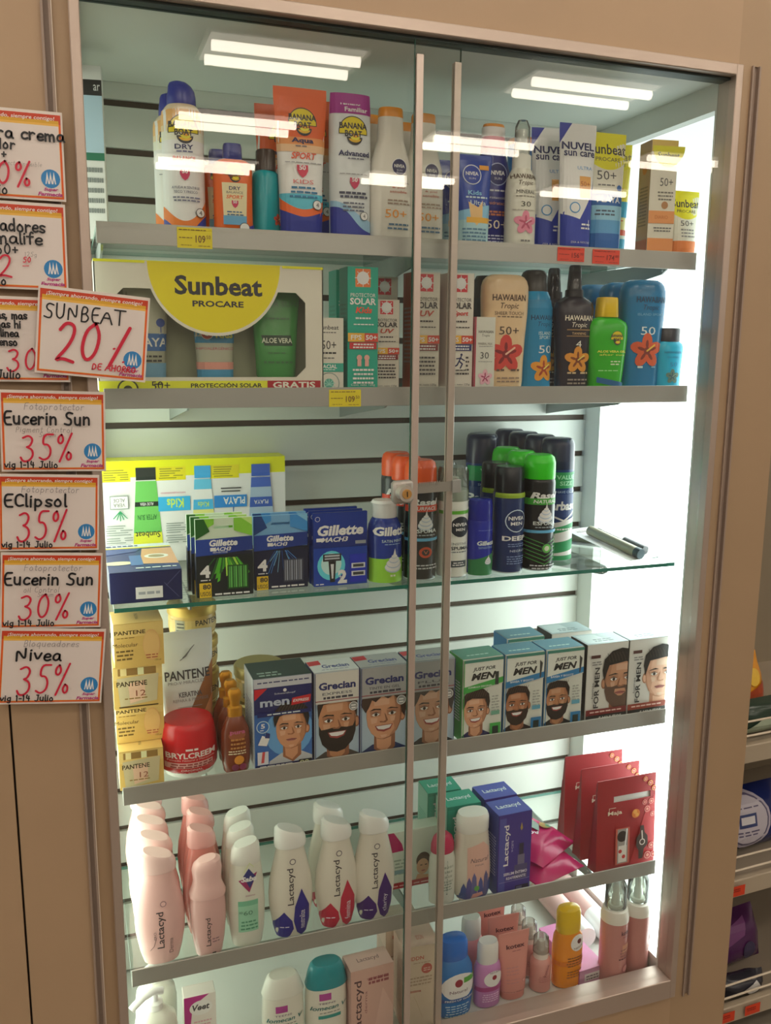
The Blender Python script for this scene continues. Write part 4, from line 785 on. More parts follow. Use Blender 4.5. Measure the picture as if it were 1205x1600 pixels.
def ras(cap, band, band2):
    def a(A):
        A.t('Rasel', .0, .66, .86, .055, '#e6e6e4', shear=.2, bold=.04); A.r(-1, .58, 1, .635, band); A.t('SURFACE' if band2 else 'NATURAL', 0, .608, .72, .03, WH, shear=.15, bold=.02); swirl(A, 0, .50, .48); A.t('ESPUMA', 0, .42, .7, .032, '#cfd6da', bold=.02); A.f(0, .385, .6, 1, .02, '#9aa4aa'); A.r(-1, .335, 1, .36, '#5aa4cc')
        if band2: A.c(0, .24, .2, '#c24a2a', .17); A.c(0, .24, .12, '#1c2328', .1); A.t('V', 0, .24, .14, .03, '#e0794a')
        else:
            for k in range(6): A.line([(A.X(-1), A.Z(.12 + .035 * k)), (A.X(0), A.Z(.06 + .035 * k)), (A.X(1), A.Z(.12 + .035 * k))], .0014, '#3f8a3a')
            A.c(.1, .2, .17, '#1c2328'); A.c(.1, .2, .14, '#5ab04a'); A.c(.1, .2, .08, '#cfe6c0')
        A.f(0, .13 if band2 else .05, .8, 2, .025, '#b9bcc0')
    return a
r1 = vessel('shaving_foam', 'black foam can with translucent orange cap behind the lock bar, front of its row', 'shaving foam', 3, 1.1200, .087, .053, .053, .193, canparts('#1a2126', '#e0501c', .80), ras(0, '#c8402a', True))
dps(r1, 3, 1.118, .143, 'black foam can with orange cap, second in its row'); dps(r1, 3, 1.120, .200, 'black foam can with orange cap, rearmost in its row')
def a_(A): A.r(-1, .585, 1, .615, '#5aa832'); A.r(-1, .62, 1, .635, '#cfd4cc'); A.c(.15, .47, .34, '#1a2430'); A.t('NIVEA', .15, .49, .52, .03, WH, bold=.03); A.t('MEN', .15, .445, .32, .025, WH, bold=.02); A.t('SENSITIVE', 0, .315, .62, .022, '#55606a'); A.t('ESPUMA', .05, .275, .7, .032, '#303840', bold=.02); A.f(0, .24, .6, 1, .02, '#55606a'); A.r(-.5, .1, .6, .16, '#3a444c'); A.f(.05, .14, .4, 2, .02, WH)
n1 = vessel('shaving_foam', 'white foam can with green ring and clear cap right of the strips', 'shaving foam', 3, 1.1765, .085, .050, .050, .180, [('body', [(.012, 1, 1), (.77, 1, 1), (.80, .92, .92)], '#d3d5cf', 'g'), ('cap', [(.70, 1.03, 1.03), (.97, 1.0, 1.0), (1, .9, .9)], '#dfe8e0', 'c'), ('spray_nozzle', [(.80, .4, .4), (.90, .38, .38), (.91, .3, .3)], '#e6e8e4', 'g'), ('base_rim', [(0, .94, .94), (.004, .99, .99), (.014, .99, .99)], '#b9bcc0', 'm')], a_)
dps(n1, 3, 1.182, .145, 'white foam can with clear cap behind the front white one')
def a_(A): A.t('Gillette', .2, .43, .8, .06, '#c9d2e6', shear=.15, bold=.04); A.t('SENSITIVE', .1, .37, .6, .03, '#8fb0dc'); A.wave(0, '#2c7a4a', lambda u: .25 + .05 * u, 0); swirl(A, .3, .2, .3); A.f(0, .6, .6, 1, .02, '#4c5cb4')
vessel('shaving_gel', 'slim royal blue and green shaving gel can, shortest right of the strips', 'shaving gel', 3, 1.2255, .083, .042, .042, .126, [('body', [(.012, 1, 1), (.70, 1, 1), (.72, .97, .97)], '#1c2a9a', 'g'), ('cap', [(.72, .96, .96), (.93, .95, .95), (.985, .9, .9), (1, .75, .75)], '#1b2590', 'g'), ('base_rim', [(0, .94, .94), (.006, .99, .99), (.014, .99, .99)], '#b9bcc0', 'm')], a_)
def a_(A): A.r(-1, .715, 1, .76, '#8aa62a'); A.ring(.1, .50, .36, '#b9c8e0', '#1b2c58', .08); A.t('NIVEA', .1, .525, .54, .036, WH, bold=.03); A.t('MEN', .1, .475, .4, .032, WH, bold=.02); A.t('DEEP', .05, .335, .78, .045, '#dfe4ec', bold=.03); A.f(.1, .28, .6, 2, .02, '#6c82b0'); A.t('NEGRO', .2, .215, .5, .022, '#b9c4dc'); A.f(.1, .16, .6, 4, .022, '#6c82b0')
P = [('body', [(.012, 1, 1), (.74, 1, 1), (.76, .96, .96)], '#182c5c', 'g'), ('cap', [(.76, .95, .95), (.975, .93, .93), (1, .84, .84)], '#10151f', 'g'), ('base_rim', [(0, .94, .94), (.004, .99, .99), (.014, .99, .99)], '#b9bcc0', 'm')]
d1 = vessel('shaving_foam', 'navy shaving foam can with large ringed emblem and black cap, front', 'shaving foam', 3, 1.2790, .087, .053, .053, .177, P, a_)
dps(d1, 3, 1.282, .143, 'navy foam can with black cap behind and left of the ringed-emblem can')
g1 = vessel('shaving_foam', 'black foam can with vivid green cap, front of its row', 'shaving foam', 3, 1.3350, .087, .055, .055, .195, canparts('#15191c', '#32c21e', .80), ras(0, '#3c9a34', False))
dps(g1, 3, 1.332, .145, 'black foam can with green cap, second in its row'); dps(g1, 3, 1.333, .203, 'black foam can with green cap, rearmost in its row')
def a_(A):
    A.r(-1, .60, 1, .73, '#1d8a50'); A.t('VALUE', .1, .69, .6, .035, '#9fdcb4', bold=.02); A.t('SIZE', .1, .64, .42, .035, '#9fdcb4', bold=.02); A.t('SHAVE CREAM', .1, .57, .7, .02, '#9cb4d8'); A.r(-1, .36, 1, .55, '#16356c'); A.t('Barbasol', 0, .455, 1.1, .075, '#e6ebf0', shear=.1, bold=.04); A.line([(A.X(-.8), A.Z(.38)), (A.X(0), A.Z(.33)), (A.X(.8), A.Z(.40))], .003, '#d9e0ec')
    A.wave(0, '#dfe3df', lambda u: .33 + .03 * u, 0); A.wave(0, '#1f8a54', lambda u: .29 + .03 * u, lambda u: .24 + .03 * u); A.f(0, .26, .6, 1, .03, WH); A.wave(0, '#1f8a54', lambda u: .16 + .02 * u, lambda u: .07 + .02 * u); A.wave(0, '#1f8a54', lambda u: .04, 0)
P = [('body', [(.012, 1, 1), (.75, 1, 1)], '#16356c', 'g'), ('cap', [(.75, 1.0, 1.0), (.95, .98, .98), (.985, .9, .9), (1, .75, .75)], '#152340', 'g'), ('base_rim', [(0, .94, .94), (.004, .99, .99), (.014, .99, .99)], '#b9bcc0', 'm')]
bb1 = vessel('shaving_cream', 'tall navy, green and white striped shaving cream can, rightmost and frontmost of five', 'shaving cream', 3, 1.4050, .150, .060, .060, .215, P, a_)
dps(bb1, 3, 1.4045, .212, 'tall navy striped cream can, second in the right row'); dps(bb1, 3, 1.4040, .274, 'tall navy striped cream can, third in the right row')
dps(bb1, 3, 1.4060, .336, 'tall navy striped cream can, rearmost of the right row'); dps(bb1, 3, 1.3150, .270, 'tall navy striped cream can standing apart to the left, green band showing')
def blister(x, y, z, rz, rx, label):
    t = thing('mascara_blister', label, 'mascara', (x, y, z), 0, None, (rx, 0, rz))
    box('backing_card', M('#d9d8d4'), -.037, .037, -.085, .085, 0, .0008, t, .0004)
    bm = bmesh.new(); tubebm(bm, [(-.012, -.075, .011), (-.012, .0, .011), (-.012, .045, .011)], .0095, 12); link('mascara_tube', mesh_of(bm, [M('#9a9682', 'm')]), t, True)
    bm = bmesh.new(); tubebm(bm, [(.014, -.072, .010), (.014, -.02, .010)], .0085, 12); link('wand_cap', mesh_of(bm, [M('#4c5054', 'g')]), t, True)
    bm = bmesh.new(); tubebm(bm, [(.014, -.02, .010), (.014, .05, .010)], .0018, 8); link('wand', mesh_of(bm, [M('#24262a', 'g')]), t, True)
    bm = bmesh.new(); tubebm(bm, [(-.012, -.086, .011), (-.012, -.074, .011)], .0097, 12); link('tube_end', mesh_of(bm, [M('#3c4a52', 'm')]), t, True)
    A = Art(.08, .17); A.f(0, .93, .6, 2, .03, '#b9a8a8'); A.t('Natural', -.1, .88, .5, .03, '#7a5a60'); lay(t, A, lambda u, v, off: Vector((u, v - .085, .0008 + off)))
blister(1.536, .168, SH[3] + .0135, R(12), R(9), 'white card with silver mascara tube and wand, front right corner')
blister(1.500, .272, SH[3] + .0015, R(40), R(0), 'white mascara card lying under and behind the front one')

# ------------------------------------------------------------------ SHELF 4
GOLD = '#c9a24a'
def gold(A, big):
    A.r(-1, 0, 1, 1, '#c7a55a'); A.r(-1, .7, 1, 1, '#cdb06a')
    if big: A.t('PANTENE', -.35, .80, .62, .09, '#3c3018', bold=.02); A.t('Molecular', -.55, .52, .5, .09, '#5a4622'); A.f(-.5, .68, .4, 1, .04, '#8a6d34'); A.f(-.6, .38, .35, 3, .09, '#6b5428'); A.p([(x * .35 + .5, y * .36 + .48) for x, y in ell(0, 0, 1, 1, 18)] + [], '#cda066'); A.p([(x * .32 + .5, y * .33 + .48) for x, y in ell(0, 0, 1, 1, 18)], '#d0aa6a'); A.f(.5, .25, .25, 2, .06, '#a85a3c'); A.t('170 ml', .75, .12, .12, .04, '#5a4622')
    else:
        A.r(-.8, .80, .75, .97, '#8a6a34'); A.r(-.7, .80, -.45, .97, '#d9c48a'); A.r(.0, .8, .25, .97, '#e8d8a4'); A.p([(-.85, .74), (.85, .80), (.75, .15), (-.75, .05)], '#b8ab86'); A.p([(-.4, .6), (.3, .66), (.25, .2), (-.35, .12)], '#d2ad92'); A.t('PANTENE', -.25, .60, .62, .12, '#3c3018', bold=.02); A.t('12', .1, .36, .2, .14, '#8a4a34'); A.f(-.1, .24, .5, 1, .06, '#8a6d34'); A.r(-.8, .03, .8, .06, '#4a3a18')
for i, (zz, h, big, lb) in enumerate(((0, .060, 0, 'gold hair mask carton at the bottom of the left stack'), (.0612, .062, 1, 'gold carton second from the bottom of the left stack'), (.1248, .064, 0, 'gold carton with a jar picture, second from the top'), (.1904, .066, 1, 'gold carton at the top of the left stack'))):
    carton('hair_mask_box', lb, 4, .669 + .0015 * (i % 2) + (0, .001, .001, .0015)[i], .062 + (0, .03, .006, 0)[i] * 1, .070 if i else .064, .068, h, '#c2a052', lambda A, b=big: gold(A, b), top=lambda A: (A.r(-1, 0, 1, 1, '#cfae66'), A.t('PANTENE', 0, .5, .45, .07, '#5a4622', rot=90)), z=SH[4] + zz, rz=R((0, 0, -1, 1.5)[i]), mk='g')
def a_(A): A.r(-1, .2, 1, .6, '#b59a5c'); A.t('PANTENE', .45, .52, .6, .16, '#2c2414', bold=.02); A.r(-.85, .2, -.55, .6, '#8a8468'); A.f(-.7, .5, .12, 4, .1, '#3c3828'); A.wave(.1, '#e2cf94', lambda u: .16 * (u - .1) ** 2, lambda u: .07 + .16 * (u - .1) ** 2, -.1, .9)
jr = [('jar', [(0, .84, .84), (.05, .92, .92), (.35, .98, .98), (.70, .97, .97), (.72, .9, .9)], '#b89a56', 'g'), ('lid', [(.70, 1.0, 1.0), (.72, 1.02, 1.02), (.95, 1.02, 1.02), (1, .96, .96)], '#c4a452', 'm')]
jj = vessel('hair_mask_jar', 'gold hair mask jar at the bottom of the stack behind the white tube', 'hair mask', 4, .772, .205,   .080, .080, .058, jr, a_)
for i, lb in enumerate(('gold jar, second in the stack behind the white tube', 'gold jar, third in the stack behind the white tube', 'gold jar on top of the stack behind the white tube')):
    dup(jj, .772 - .001 * i, .234, SH[4] + .0006 + .0588 * (i + 1), lb, R(5 * i))
j2 = vessel('hair_mask_jar', 'gold jar with brown lid behind the oil bottles', 'hair mask', 4, .875, .205, .084, .084, .062, [('jar', jr[0][1], '#b89a56', 'g'), ('lid', jr[1][1], '#b4a468', 'm')], a_)
dup(j2, .876, .205, SH[4] + .0006 + .0628, 'gold jar stacked on the one behind the oil bottles', R(8))
def a_(A):
    A.wave(0, '#8a5a34', lambda u: .30 + .55 * max(0, (u + .1)) * .8 - .3 * max(0, -.1 - u), 0, -.4, 1); A.wave(0, '#c98a5c', lambda u: .22 + .5 * max(0, (u - .2)) * .8, 0, -.1, 1); A.c(.1, .16, .28, '#cf8f78', .25)
    for k in range(3): A.line([(A.X(.02 + .1 * k) - .008, A.Z(.77 + .02 * k)), (A.X(.06 + .06 * k), A.Z(.80 + .02 * k)), (A.X(.1 + .06 * k) + .006, A.Z(.855 + .012 * k))], .0013, '#6a6e70')
    A.t('PANTENE', .05, .655, .74, .075, '#3a3c40', bold=.02); A.t('PRO-V MIRACLES', .0, .595, .6, .025, '#7a7e80'); A.t('KERATINA', .1, .50, .38, .04, '#4a4c50', bold=.02); A.t('REPARA & PROTEGE', .1, .455, .58, .024, '#7a7e80'); A.r(-.35, .40, .45, .404, '#8a8e90'); A.f(0, .34, .6, 2, .035, '#8a8e90')
t = vessel('hair_conditioner', 'white squeeze tube with brown swirl leaning behind the red jar', 'conditioner', 4, .7535, .162, .094, .034, .196, tubeparts('#ccd6d8', '#c9ccca', .2, .08), a_, e=2.4, rot=(R(-3), R(-2), 0))
def a_(A):
    A.t('BRYLCREEM', 0, .40, .82, .12, '#e3c9c4', bold=.03); A.f(0, .52, .22, 1, .09, '#e3c9c4'); A.t('Peinado Natural y Manejable', 0, .30, .78, .05, '#dba8a2'); A.r(-.85, .13, .72, .25, '#c99a94'); A.f(0, .21, .7, 2, .055, '#8a2a2a', .6); A.t('ORIGINAL', 0, .085, .36, .04, '#e3c9c4'); A.t('Cont. Net. 220 g', 0, .02, .5, .04, '#e3c9c4')
P = [('red_cover', [(0, .93, .93), (.06, .98, .98), (.3, 1, 1), (.6, .97, .97), (.86, .90, .90), (.97, .85, .85), (1, .80, .80)], '#b4121c', 'g'), ('jar_base', [(-.13, .80, .80), (-.10, .86, .86), (.01, .92, .92), (.02, .9, .9)], '#d8d6cf', 'g')]
vessel('hair_cream', 'squat glossy red hair cream jar at the shelf edge', 'hair cream', 4, .7430, .105, .090, .090, .075, P, a_, z=SH[4] + .0106)
def a_(A): A.c(0, .47, .28, '#8a4a2a', .16); A.t('pura', .05, .50, .5, .05, '#b0527a', bold=.03); A.f(.05, .42, .5, 3, .05, '#b07a3a'); A.f(0, .28, .6, 2, .03, '#e0c9a4'); A.c(.1, .17, .16, '#d08a2a'); A.c(-.15, .08, .12, '#7a2c4a'); A.c(.35, .08, .12, '#8a3050')
P = [('body', [(0, .78, .8), (.02, .86, .92), (.15, .97, 1), (.35, 1, 1), (.52, .92, .95), (.64, .62, .7), (.68, .48, .55)], '#6b2c10', 'g', {'e': 2.4}), ('pump_cap', [(.67, .46, .52), (.675, .50, .56), (.78, .50, .56), (.80, .34, .38), (.86, .36, .40), (.88, .42, .44), (.94, .46, .48), (.97, .44, .46), (1, .30, .30)], '#c88a1c', 'm')]
o1 = vessel('hair_oil', 'amber hair oil bottle with gold cap, front of its row', 'hair oil', 4, .8125, .078, .046, .034, .125, P, a_, e=2.4)
dps(o1, 4, .8125, .118, 'amber oil bottle with gold cap, second in its row'); dps(o1, 4, .812, .158, 'amber oil bottle with gold cap, rearmost in its row')

def E(A, x, y, rx, ry, m, n=18, rot=0, a0=0, a1=360): A.poly(ell(x, y, rx, ry, n, a0, a1, rot), m)
def PP(A, x0, y0, s, P, m, fl=1): A.poly([(x0 + fl * a * s, y0 + b * s) for a, b in P], m)
def clipbox(A, u0, v0, u1, v1): return
def mixh(a, b, t):
    a, b = a.lstrip('#'), b.lstrip('#'); return '#' + ''.join('%02x' % int(int(a[i:i + 2], 16) * (1 - t) + int(b[i:i + 2], 16) * t) for i in (0, 2, 4))
def portrait(A, u, v, s, skin, hair, shirt, beard=None, fl=1, smile=True, style=0, shade='#8a5a40', ear=True):
    """flat printed head: s is half the head width as a fraction of the box width"""
    x0, y0, s = A.X(u), A.Z(v), s * A.W
    PP(A, x0, y0, s, [(-1.5, -2.6), (-1.35, -1.9), (-.6, -1.45), (.6, -1.45), (1.35, -1.85), (1.6, -2.6)], shirt, fl)
    PP(A, x0, y0, s, [(-.52, -1.7), (-.5, -.6), (.62, -.6), (.62, -1.7), (.1, -2.1)], shade, fl)
    PP(A, x0, y0, s, [(-.36, -1.65), (-.42, -.7), (.42, -.7), (.4, -1.6), (.05, -1.95)], skin, fl)
    if ear: E(A, x0 + fl * 1.0 * s, y0 - .05 * s, .17 * s, .3 * s, shade, 12); E(A, x0 + fl * 1.0 * s, y0 - .05 * s, .11 * s, .22 * s, skin, 12)
    head = [(-.92, .5), (-.93, 0), (-.86, -.45), (-.66, -.85), (-.34, -1.16), (.0, -1.24), (.38, -1.14), (.72, -.8), (.92, -.35), (.97, .1), (.95, .6), (.7, 1.1), (0, 1.25), (-.7, 1.1)]
    PP(A, x0, y0, s, head, shade, fl)
    PP(A, x0, y0, s, [(a * .93 - .05, b * .97) for a, b in head], skin, fl)
    mid = mixh(skin, shade, .45); hi = mixh(skin, '#ffffff', .16)
    PP(A, x0, y0, s, [(.52, 1.1), (.66, .3), (.50, -.3), (.58, -.7), (.30, -1.08), (.60, -.95), (.84, -.4), (.88, .1), (.86, .6)], mid, fl)
    PP(A, x0, y0, s, [(-.55, .95), (.3, .98), (.28, .62), (-.5, .60)], hi, fl); PP(A, x0, y0, s, [(-.72, -.02), (-.34, -.04), (-.38, -.30), (-.66, -.34)], hi, fl); PP(A, x0, y0, s, [(.34, -.04), (.62, -.02), (.56, -.30), (.36, -.30)], hi, fl)
    PP(A, x0, y0, s, [(-.18, -.98), (.18, -.98), (.12, -1.12), (-.12, -1.12)], hi, fl) if not beard else None
    for q in (-1, 1): PP(A, x0, y0, s, [(q * .44 - .30, .34), (q * .44 + .30, .34), (q * .44 + .26, .04), (q * .44 - .26, .04)], mid, fl)
    if beard:
        PP(A, x0, y0, s, [(-.92, -.05), (-.80, -.30), (-.5, -.28), (-.15, -.22), (.15, -.22), (.5, -.28), (.80, -.25), (.95, .05), (.95, -.5), (.80, -1.0), (.4, -1.42), (0, -1.52), (-.4, -1.42), (-.76, -1.05), (-.92, -.5)], beard, fl)
        PP(A, x0, y0, s, [(-.30, -.42), (.32, -.42), (.36, -.62), (.1, -.82), (-.1, -.82), (-.36, -.62)], skin, fl) if not smile else None
    # mouth
    if smile:
        PP(A, x0, y0, s, [(-.48, -.46), (.48, -.44), (.36, -.70), (.0, -.82), (-.36, -.72)], '#8c3c38', fl); PP(A, x0, y0, s, [(-.42, -.49), (.42, -.47), (.30, -.64), (0, -.70), (-.30, -.65)], '#ece6de', fl)
    else:
        PP(A, x0, y0, s, [(-.34, -.60), (0, -.54), (.36, -.60), (.2, -.72), (-.2, -.72)], '#a0605a', fl); PP(A, x0, y0, s, [(-.34, -.61), (.36, -.61), (.3, -.645), (-.3, -.645)], '#5c2c2a', fl)
    # nose
    PP(A, x0, y0, s, [(.0, .22), (.10, .1), (.22, -.22), (.08, -.33), (-.2, -.30), (-.24, -.22), (-.02, -.24)], shade, fl)
    PP(A, x0, y0, s, [(-.1, .25), (.02, .2), (.10, -.2), (-.04, -.26), (-.16, -.2)], skin, fl)
    for q in (-1, 1):
        PP(A, x0, y0, s, [(q * .44 - .22, .16), (q * .44, .24), (q * .44 + .22, .17), (q * .44 + .1, .07), (q * .44 - .12, .07)], '#e8ded2', fl)
        E(A, x0 + fl * q * .43 * s, y0 + .15 * s, .085 * s, .085 * s, '#241a16', 10)
        PP(A, x0, y0, s, [(q * .44 - .25, .20), (q * .44, .29), (q * .44 + .25, .20), (q * .44, .245)], '#3a2620', fl)
        PP(A, x0, y0, s, [(q * .46 - .32, .36 + (.04 if q > 0 else 0)), (q * .46 - .1, .48), (q * .46 + .28, .40 if q > 0 else .44), (q * .46 + .3, .36), (q * .46, .40)], hair, fl)
    hs = {0: [(-1.02, .25), (-1.1, .8), (-1.0, 1.3), (-.6, 1.72), (0, 1.85), (.6, 1.72), (1.05, 1.3), (1.14, .7), (1.02, .1), (.9, .5), (.75, .95), (.3, 1.0), (-.3, 1.08), (-.72, .92), (-.88, .55)],
          1: [(-.98, .3), (-1.25, .75), (-1.15, 1.15), (-.8, 1.45), (-.5, 1.75), (.1, 1.9), (.7, 1.75), (1.15, 1.3), (1.25, .6), (1.1, -.1), (.95, .15), (.88, .7), (.5, 1.1), (.2, .95), (-.1, 1.12), (-.45, .82), (-.65, .95), (-.82, .55)],
          2: [(-.95, .3), (-1.0, 1.0), (-.75, 1.5), (.0, 1.65), (.75, 1.5), (1.03, 1.0), (1.0, .15), (.88, .6), (.7, 1.0), (0, 1.1), (-.7, 1.0), (-.86, .6)]}[style]
    PP(A, x0, y0, s, hs, hair, fl)
    for k in range(9): A.line([(x0 + fl * (-.8 + .19 * k) * s, y0 + 1.15 * s), (x0 + fl * (-.72 + .19 * k) * s, y0 + 1.4 * s), (x0 + fl * (-.55 + .18 * k) * s, y0 + 1.62 * s)], s * .03, mixh(hair, '#b09080', .3))
def clip(A):
    """trim all print to the face of the carton"""
    hw, H_ = A.W / 2 - .0004, A.H - .0004; out = []
    for V, F, mi, L, tx in A.items:
        if all(abs(x) <= hw and .0003 <= y <= H_ for x, y in V): out.append((V, F, mi, L, tx)); continue
        if len(F) > 1: continue
        P = [V[k] for k in F[0]]
        for ax, lim, sg in ((0, hw, 1), (0, -hw, -1), (1, H_, 1), (1, .0004, -1)):
            Q = []
            for i in range(len(P)):
                a, b = P[i], P[(i + 1) % len(P)]; da, db = sg * (lim - a[ax]), sg * (lim - b[ax])
                if da >= 0: Q.append(a)
                if (da >= 0) != (db >= 0): t_ = da / (da - db); Q.append((a[0] + t_ * (b[0] - a[0]), a[1] + t_ * (b[1] - a[1])))
            P = Q
            if len(P) < 3: break
        if len(P) >= 3: out.append((P, [tuple(range(len(P)))], mi, L, tx))
    A.items = out
def hb_(name, label, x, y, W, D, H, col, art, top, left, rz=0):
    return carton(name, label, 4, x, y, W, D, H, col, lambda A: (art(A), clip(A)), top=top, left=left, rz=rz)
def a_(A):
    A.r(-1, 0, 1, 1, '#2f62a8'); A.c(.2, .40, .42, '#5f9ad0', .44); A.r(-1, .85, 1, 1, '#b9bcc4'); A.f(0, .955, .9, 1, .03, '#3a4068'); A.r(-1, .62, 1, .90, '#161f5c'); portrait(A, .26, .42, .28, '#c58e6a', '#1d1716', '#b5b9bc', smile=False, style=0, shade='#96603f')
    A.r(-.9, .595, .95, .635, '#16225e'); A.f(0, .615, .6, 1, .03, '#c9d4ec'); A.t('Schwarzkopf', .05, .83, .36, .025, '#c9cfe0'); A.c(.05, .865, .03, '#e2e6ee'); A.t('men', -.3, .735, .50, .065, '#aab4c8', bold=.03); A.p([(.26, .69), (.92, .71), (.95, .79), (.30, .77)], '#b8242c'); A.t('EXPRESS', .6, .738, .28, .03, WH, shear=.25, bold=.02); A.p([(-1, .9), (-1, .78), (-.55, .9)], '#c0202c')
    A.ring(-.72, .49, .11, '#b9d0ec', '#2c66b0'); A.t('5', -.72, .50, .07, .05, WH, bold=.03); A.f(-.72, .455, .1, 1, .02, WH); A.p([(-.9, .30), (-.6, .28), (-.5, .36), (-.75, .40)], '#dfe3e8'); A.p([(-.66, .37), (-.5, .36), (-.48, .41), (-.62, .43)], '#1d2a6c'); A.r(-.92, .08, -.55, .22, '#c9ccd4'); A.p([(-.75, .22), (-.66, .22), (-.7, .1), (-.8, .1)], '#c04a4a'); A.f(-.74, .06, .16, 2, .03, WH)
    A.r(-1, 0, 1, .075, '#131c50'); A.f(-.3, .055, .6, 2, .03, WH, .6); A.r(.5, 0, .95, .085, '#101018'); A.t('90', .7, .05, .16, .05, '#c9cc9a', bold=.02)
hb_('hair_color_box', 'blue boxed men\'s hair dye with dark-haired man, leftmost of the dye row', .8845, .058, .092, .075, .143, '#a9b2c0', a_, lambda A: (A.r(-1, 0, 1, 1, '#1d3634'), A.f(-.4, .3, .4, 2, .15, '#8fa8a0')), sidecol('#c0c8d0', '#7a86a0'))
def grec(label, x, name2, skin, hair, beard, shirt, style, fl, sm, top, band, W=.074, u=0.0, s=.40):
    def a(A):
        A.r(-1, 0, 1, 1, '#9fb4c4'); portrait(A, u, .43, s, skin, hair, shirt, beard, fl, sm, style); A.r(-1, .66, 1, 1, band); A.t('Grecian', 0, .85, .82, .085, '#1c2460', bold=.04); A.t(name2, 0, .765, .66, .028, '#4a4c58', bold=.01); A.f(0, .72, .7, 1, .03, '#3a3c48', .8); A.r(-1, .685, 1, .695, '#8a3a40')
        A.ring(.72, .60, .10, '#e2e2e0', '#8a8c8c'); A.f(.72, .61, .1, 2, .03, WH); A.p([(-1, .0), (1, .0), (1, .03), (-1, .045)], '#d8d6d0'); A.f(-.2, .025, .6, 1, .02, '#555'); A.r(-1, 0, -.96, 1, '#1b2260'); A.r(.96, 0, 1, 1, '#1b2260')
    return hb_('hair_color_box', label, x, .057, W, .055, .143, band, a, lambda A: (A.r(-1, 0, 1, 1, top), A.t('Grecian', .1, .42, .6, .28, '#3c4a8a', bold=.03), A.f(0, .15, .6, 1, .1, '#8088a0'), A.p([(-1, .55), (-.45, .6), (-.45, .95), (-1, .9)], '#b8303c')), sidecol('#1b2260', '#4a5090'))
grec('white-topped dye box with a broadly smiling full-bearded man', .9710, 'EXPRESS', '#b9835e', '#2a1c16', '#1c1310', '#4a4440', 2, 1, True, '#c9cfd0', '#c6c4bd', s=.44)
grec('silver-topped dye box with a young man turned to the left, no beard', 1.0500, 'TINTE EN GEL', '#c79270', '#382820', None, '#22305c', 1, 1, True, '#a4aaac', '#9a9c9c', W=.080)
grec('silver-topped dye box behind the door strips, man with greying hair', 1.1340, 'PLUS', '#b58a70', '#3e3a38', None, '#1c2024', 1, 1, True, '#9aa0a2', '#8f9294', W=.080)
def jfm(label, x, c, c2, sub, skin, hair, beard, shirt, style, W, rz=0, y=.057):
    def a(A):
        A.r(-1, 0, 1, 1, '#c9ccc4'); portrait(A, -.34, .35, .31, skin, hair, shirt, beard, 1, True, style); A.r(-1, .67, 1, 1, '#ccd0c8'); A.t('JUST FOR', .02, .87, .56, .055, '#1c1e20', shear=.25, bold=.03); A.t('MEN', .0, .785, .62, .085, '#1c1e20', shear=.25, bold=.04); A.p([(-1, .59), (1, .68), (1, .75), (-1, .67)], c); A.t(sub, -.15, .665, .6, .026, '#dfe9e2', bold=.01)
        A.r(.58, .66, .76, .82, '#2a3230') if c2 else A.p([(.75, .9), (.9, .86), (.82, .68), (.76, .68)], '#3a3c3a'); A.f(.62, .52, .2, 6, .035, '#9a9e98'); A.r(.42, .29, .85, .34, '#6aa08a' if c2 else '#5a9ab4'); A.r(.38, .0, .92, .19, c); A.r(.5, .0, .8, .15, '#1c2a26'); A.r(-1, .96, 1, 1, '#3a7a6c')
        A.r(-1, 0, -.95, 1, c)
    return hb_('hair_color_box', label, x, y, W, .052, .137, '#c4c8c0', a, lambda A: (A.r(-1, 0, 1, 1, '#4c8474' if c2 else '#46788a'), A.f(-.1, .3, .6, 1, .16, '#a9c4bc')), sidecol(c, '#ccd'), rz)
jfm('green-striped dye box with a clean-shaven smiling man in purple collar', 1.2250, '#3c9a44', True, 'FÓRMULA ORIGINAL', '#c79474', '#2c201a', None, '#2c2a5a', 0, .075, R(2))
j_ = jfm('blue-striped dye box, left of two, bearded man in profile light', 1.3040, '#2a74a8', False, 'BARBA Y BIGOTE', '#a8704e', '#241812', '#2a1c14', '#241c1a', 2, .074)
jfm('blue-striped dye box, right of two, smiling man with thick beard', 1.3820, '#2a74a8', False, 'BARBA Y BIGOTE', '#b07c58', '#1c1410', '#1e1512', '#1a1a1c', 2, .074)
dps(j_, 4, 1.345, .158, 'blue-striped dye box behind the front pair, left one')
def fm(label, x, red, W=.084, rz=0):
    def a(A):
        A.r(-1, 0, 1, 1, '#c9c9c4'); portrait(A, .66, .50, .40, '#b98a6c' if red else '#d6ad94', '#16130f', '#2a2624' if red else '#cfc6bc', '#5c463a' if red else None, -1, False, 0, shade='#8f6248' if red else '#b8896e'); A.t('FOR MEN', -.52, .45, .52, .12, '#26282a', rot=90, bold=.02); A.t('homas', -.72, .42, .2, .05, '#55585a', rot=90); A.r(-.85, .83, -.4, .87, '#4a2a26'); A.f(-.55, .78, .25, 2, .03, '#777'); A.r(-1, .10, 1, .175, '#6e1c1c' if red else '#8a3a2a'); A.f(0, .14, .8, 1, .04, '#d0b0a8'); A.r(-1, 0, 1, .10, '#20201f'); A.t('5 MINUTOS', .2, .05, .55, .05, '#c9c9c4', bold=.02)
    return hb_('hair_color_box', label, x, .057, W, .055, .137, '#c4c4be', a, lambda A: (A.r(-1, 0, 1, 1, '#8fa0a4'), A.p([(-.9, .1), (.2, .1), (.0, .9), (-.9, .9)], '#a9b8ba'), A.f(0, .4, .5, 2, .15, '#58686c')), sidecol('#14181c', '#556'), rz)
f1 = fm('grey-white dye box with a stubbled man and vertical lettering, left of two', 1.4690, True)
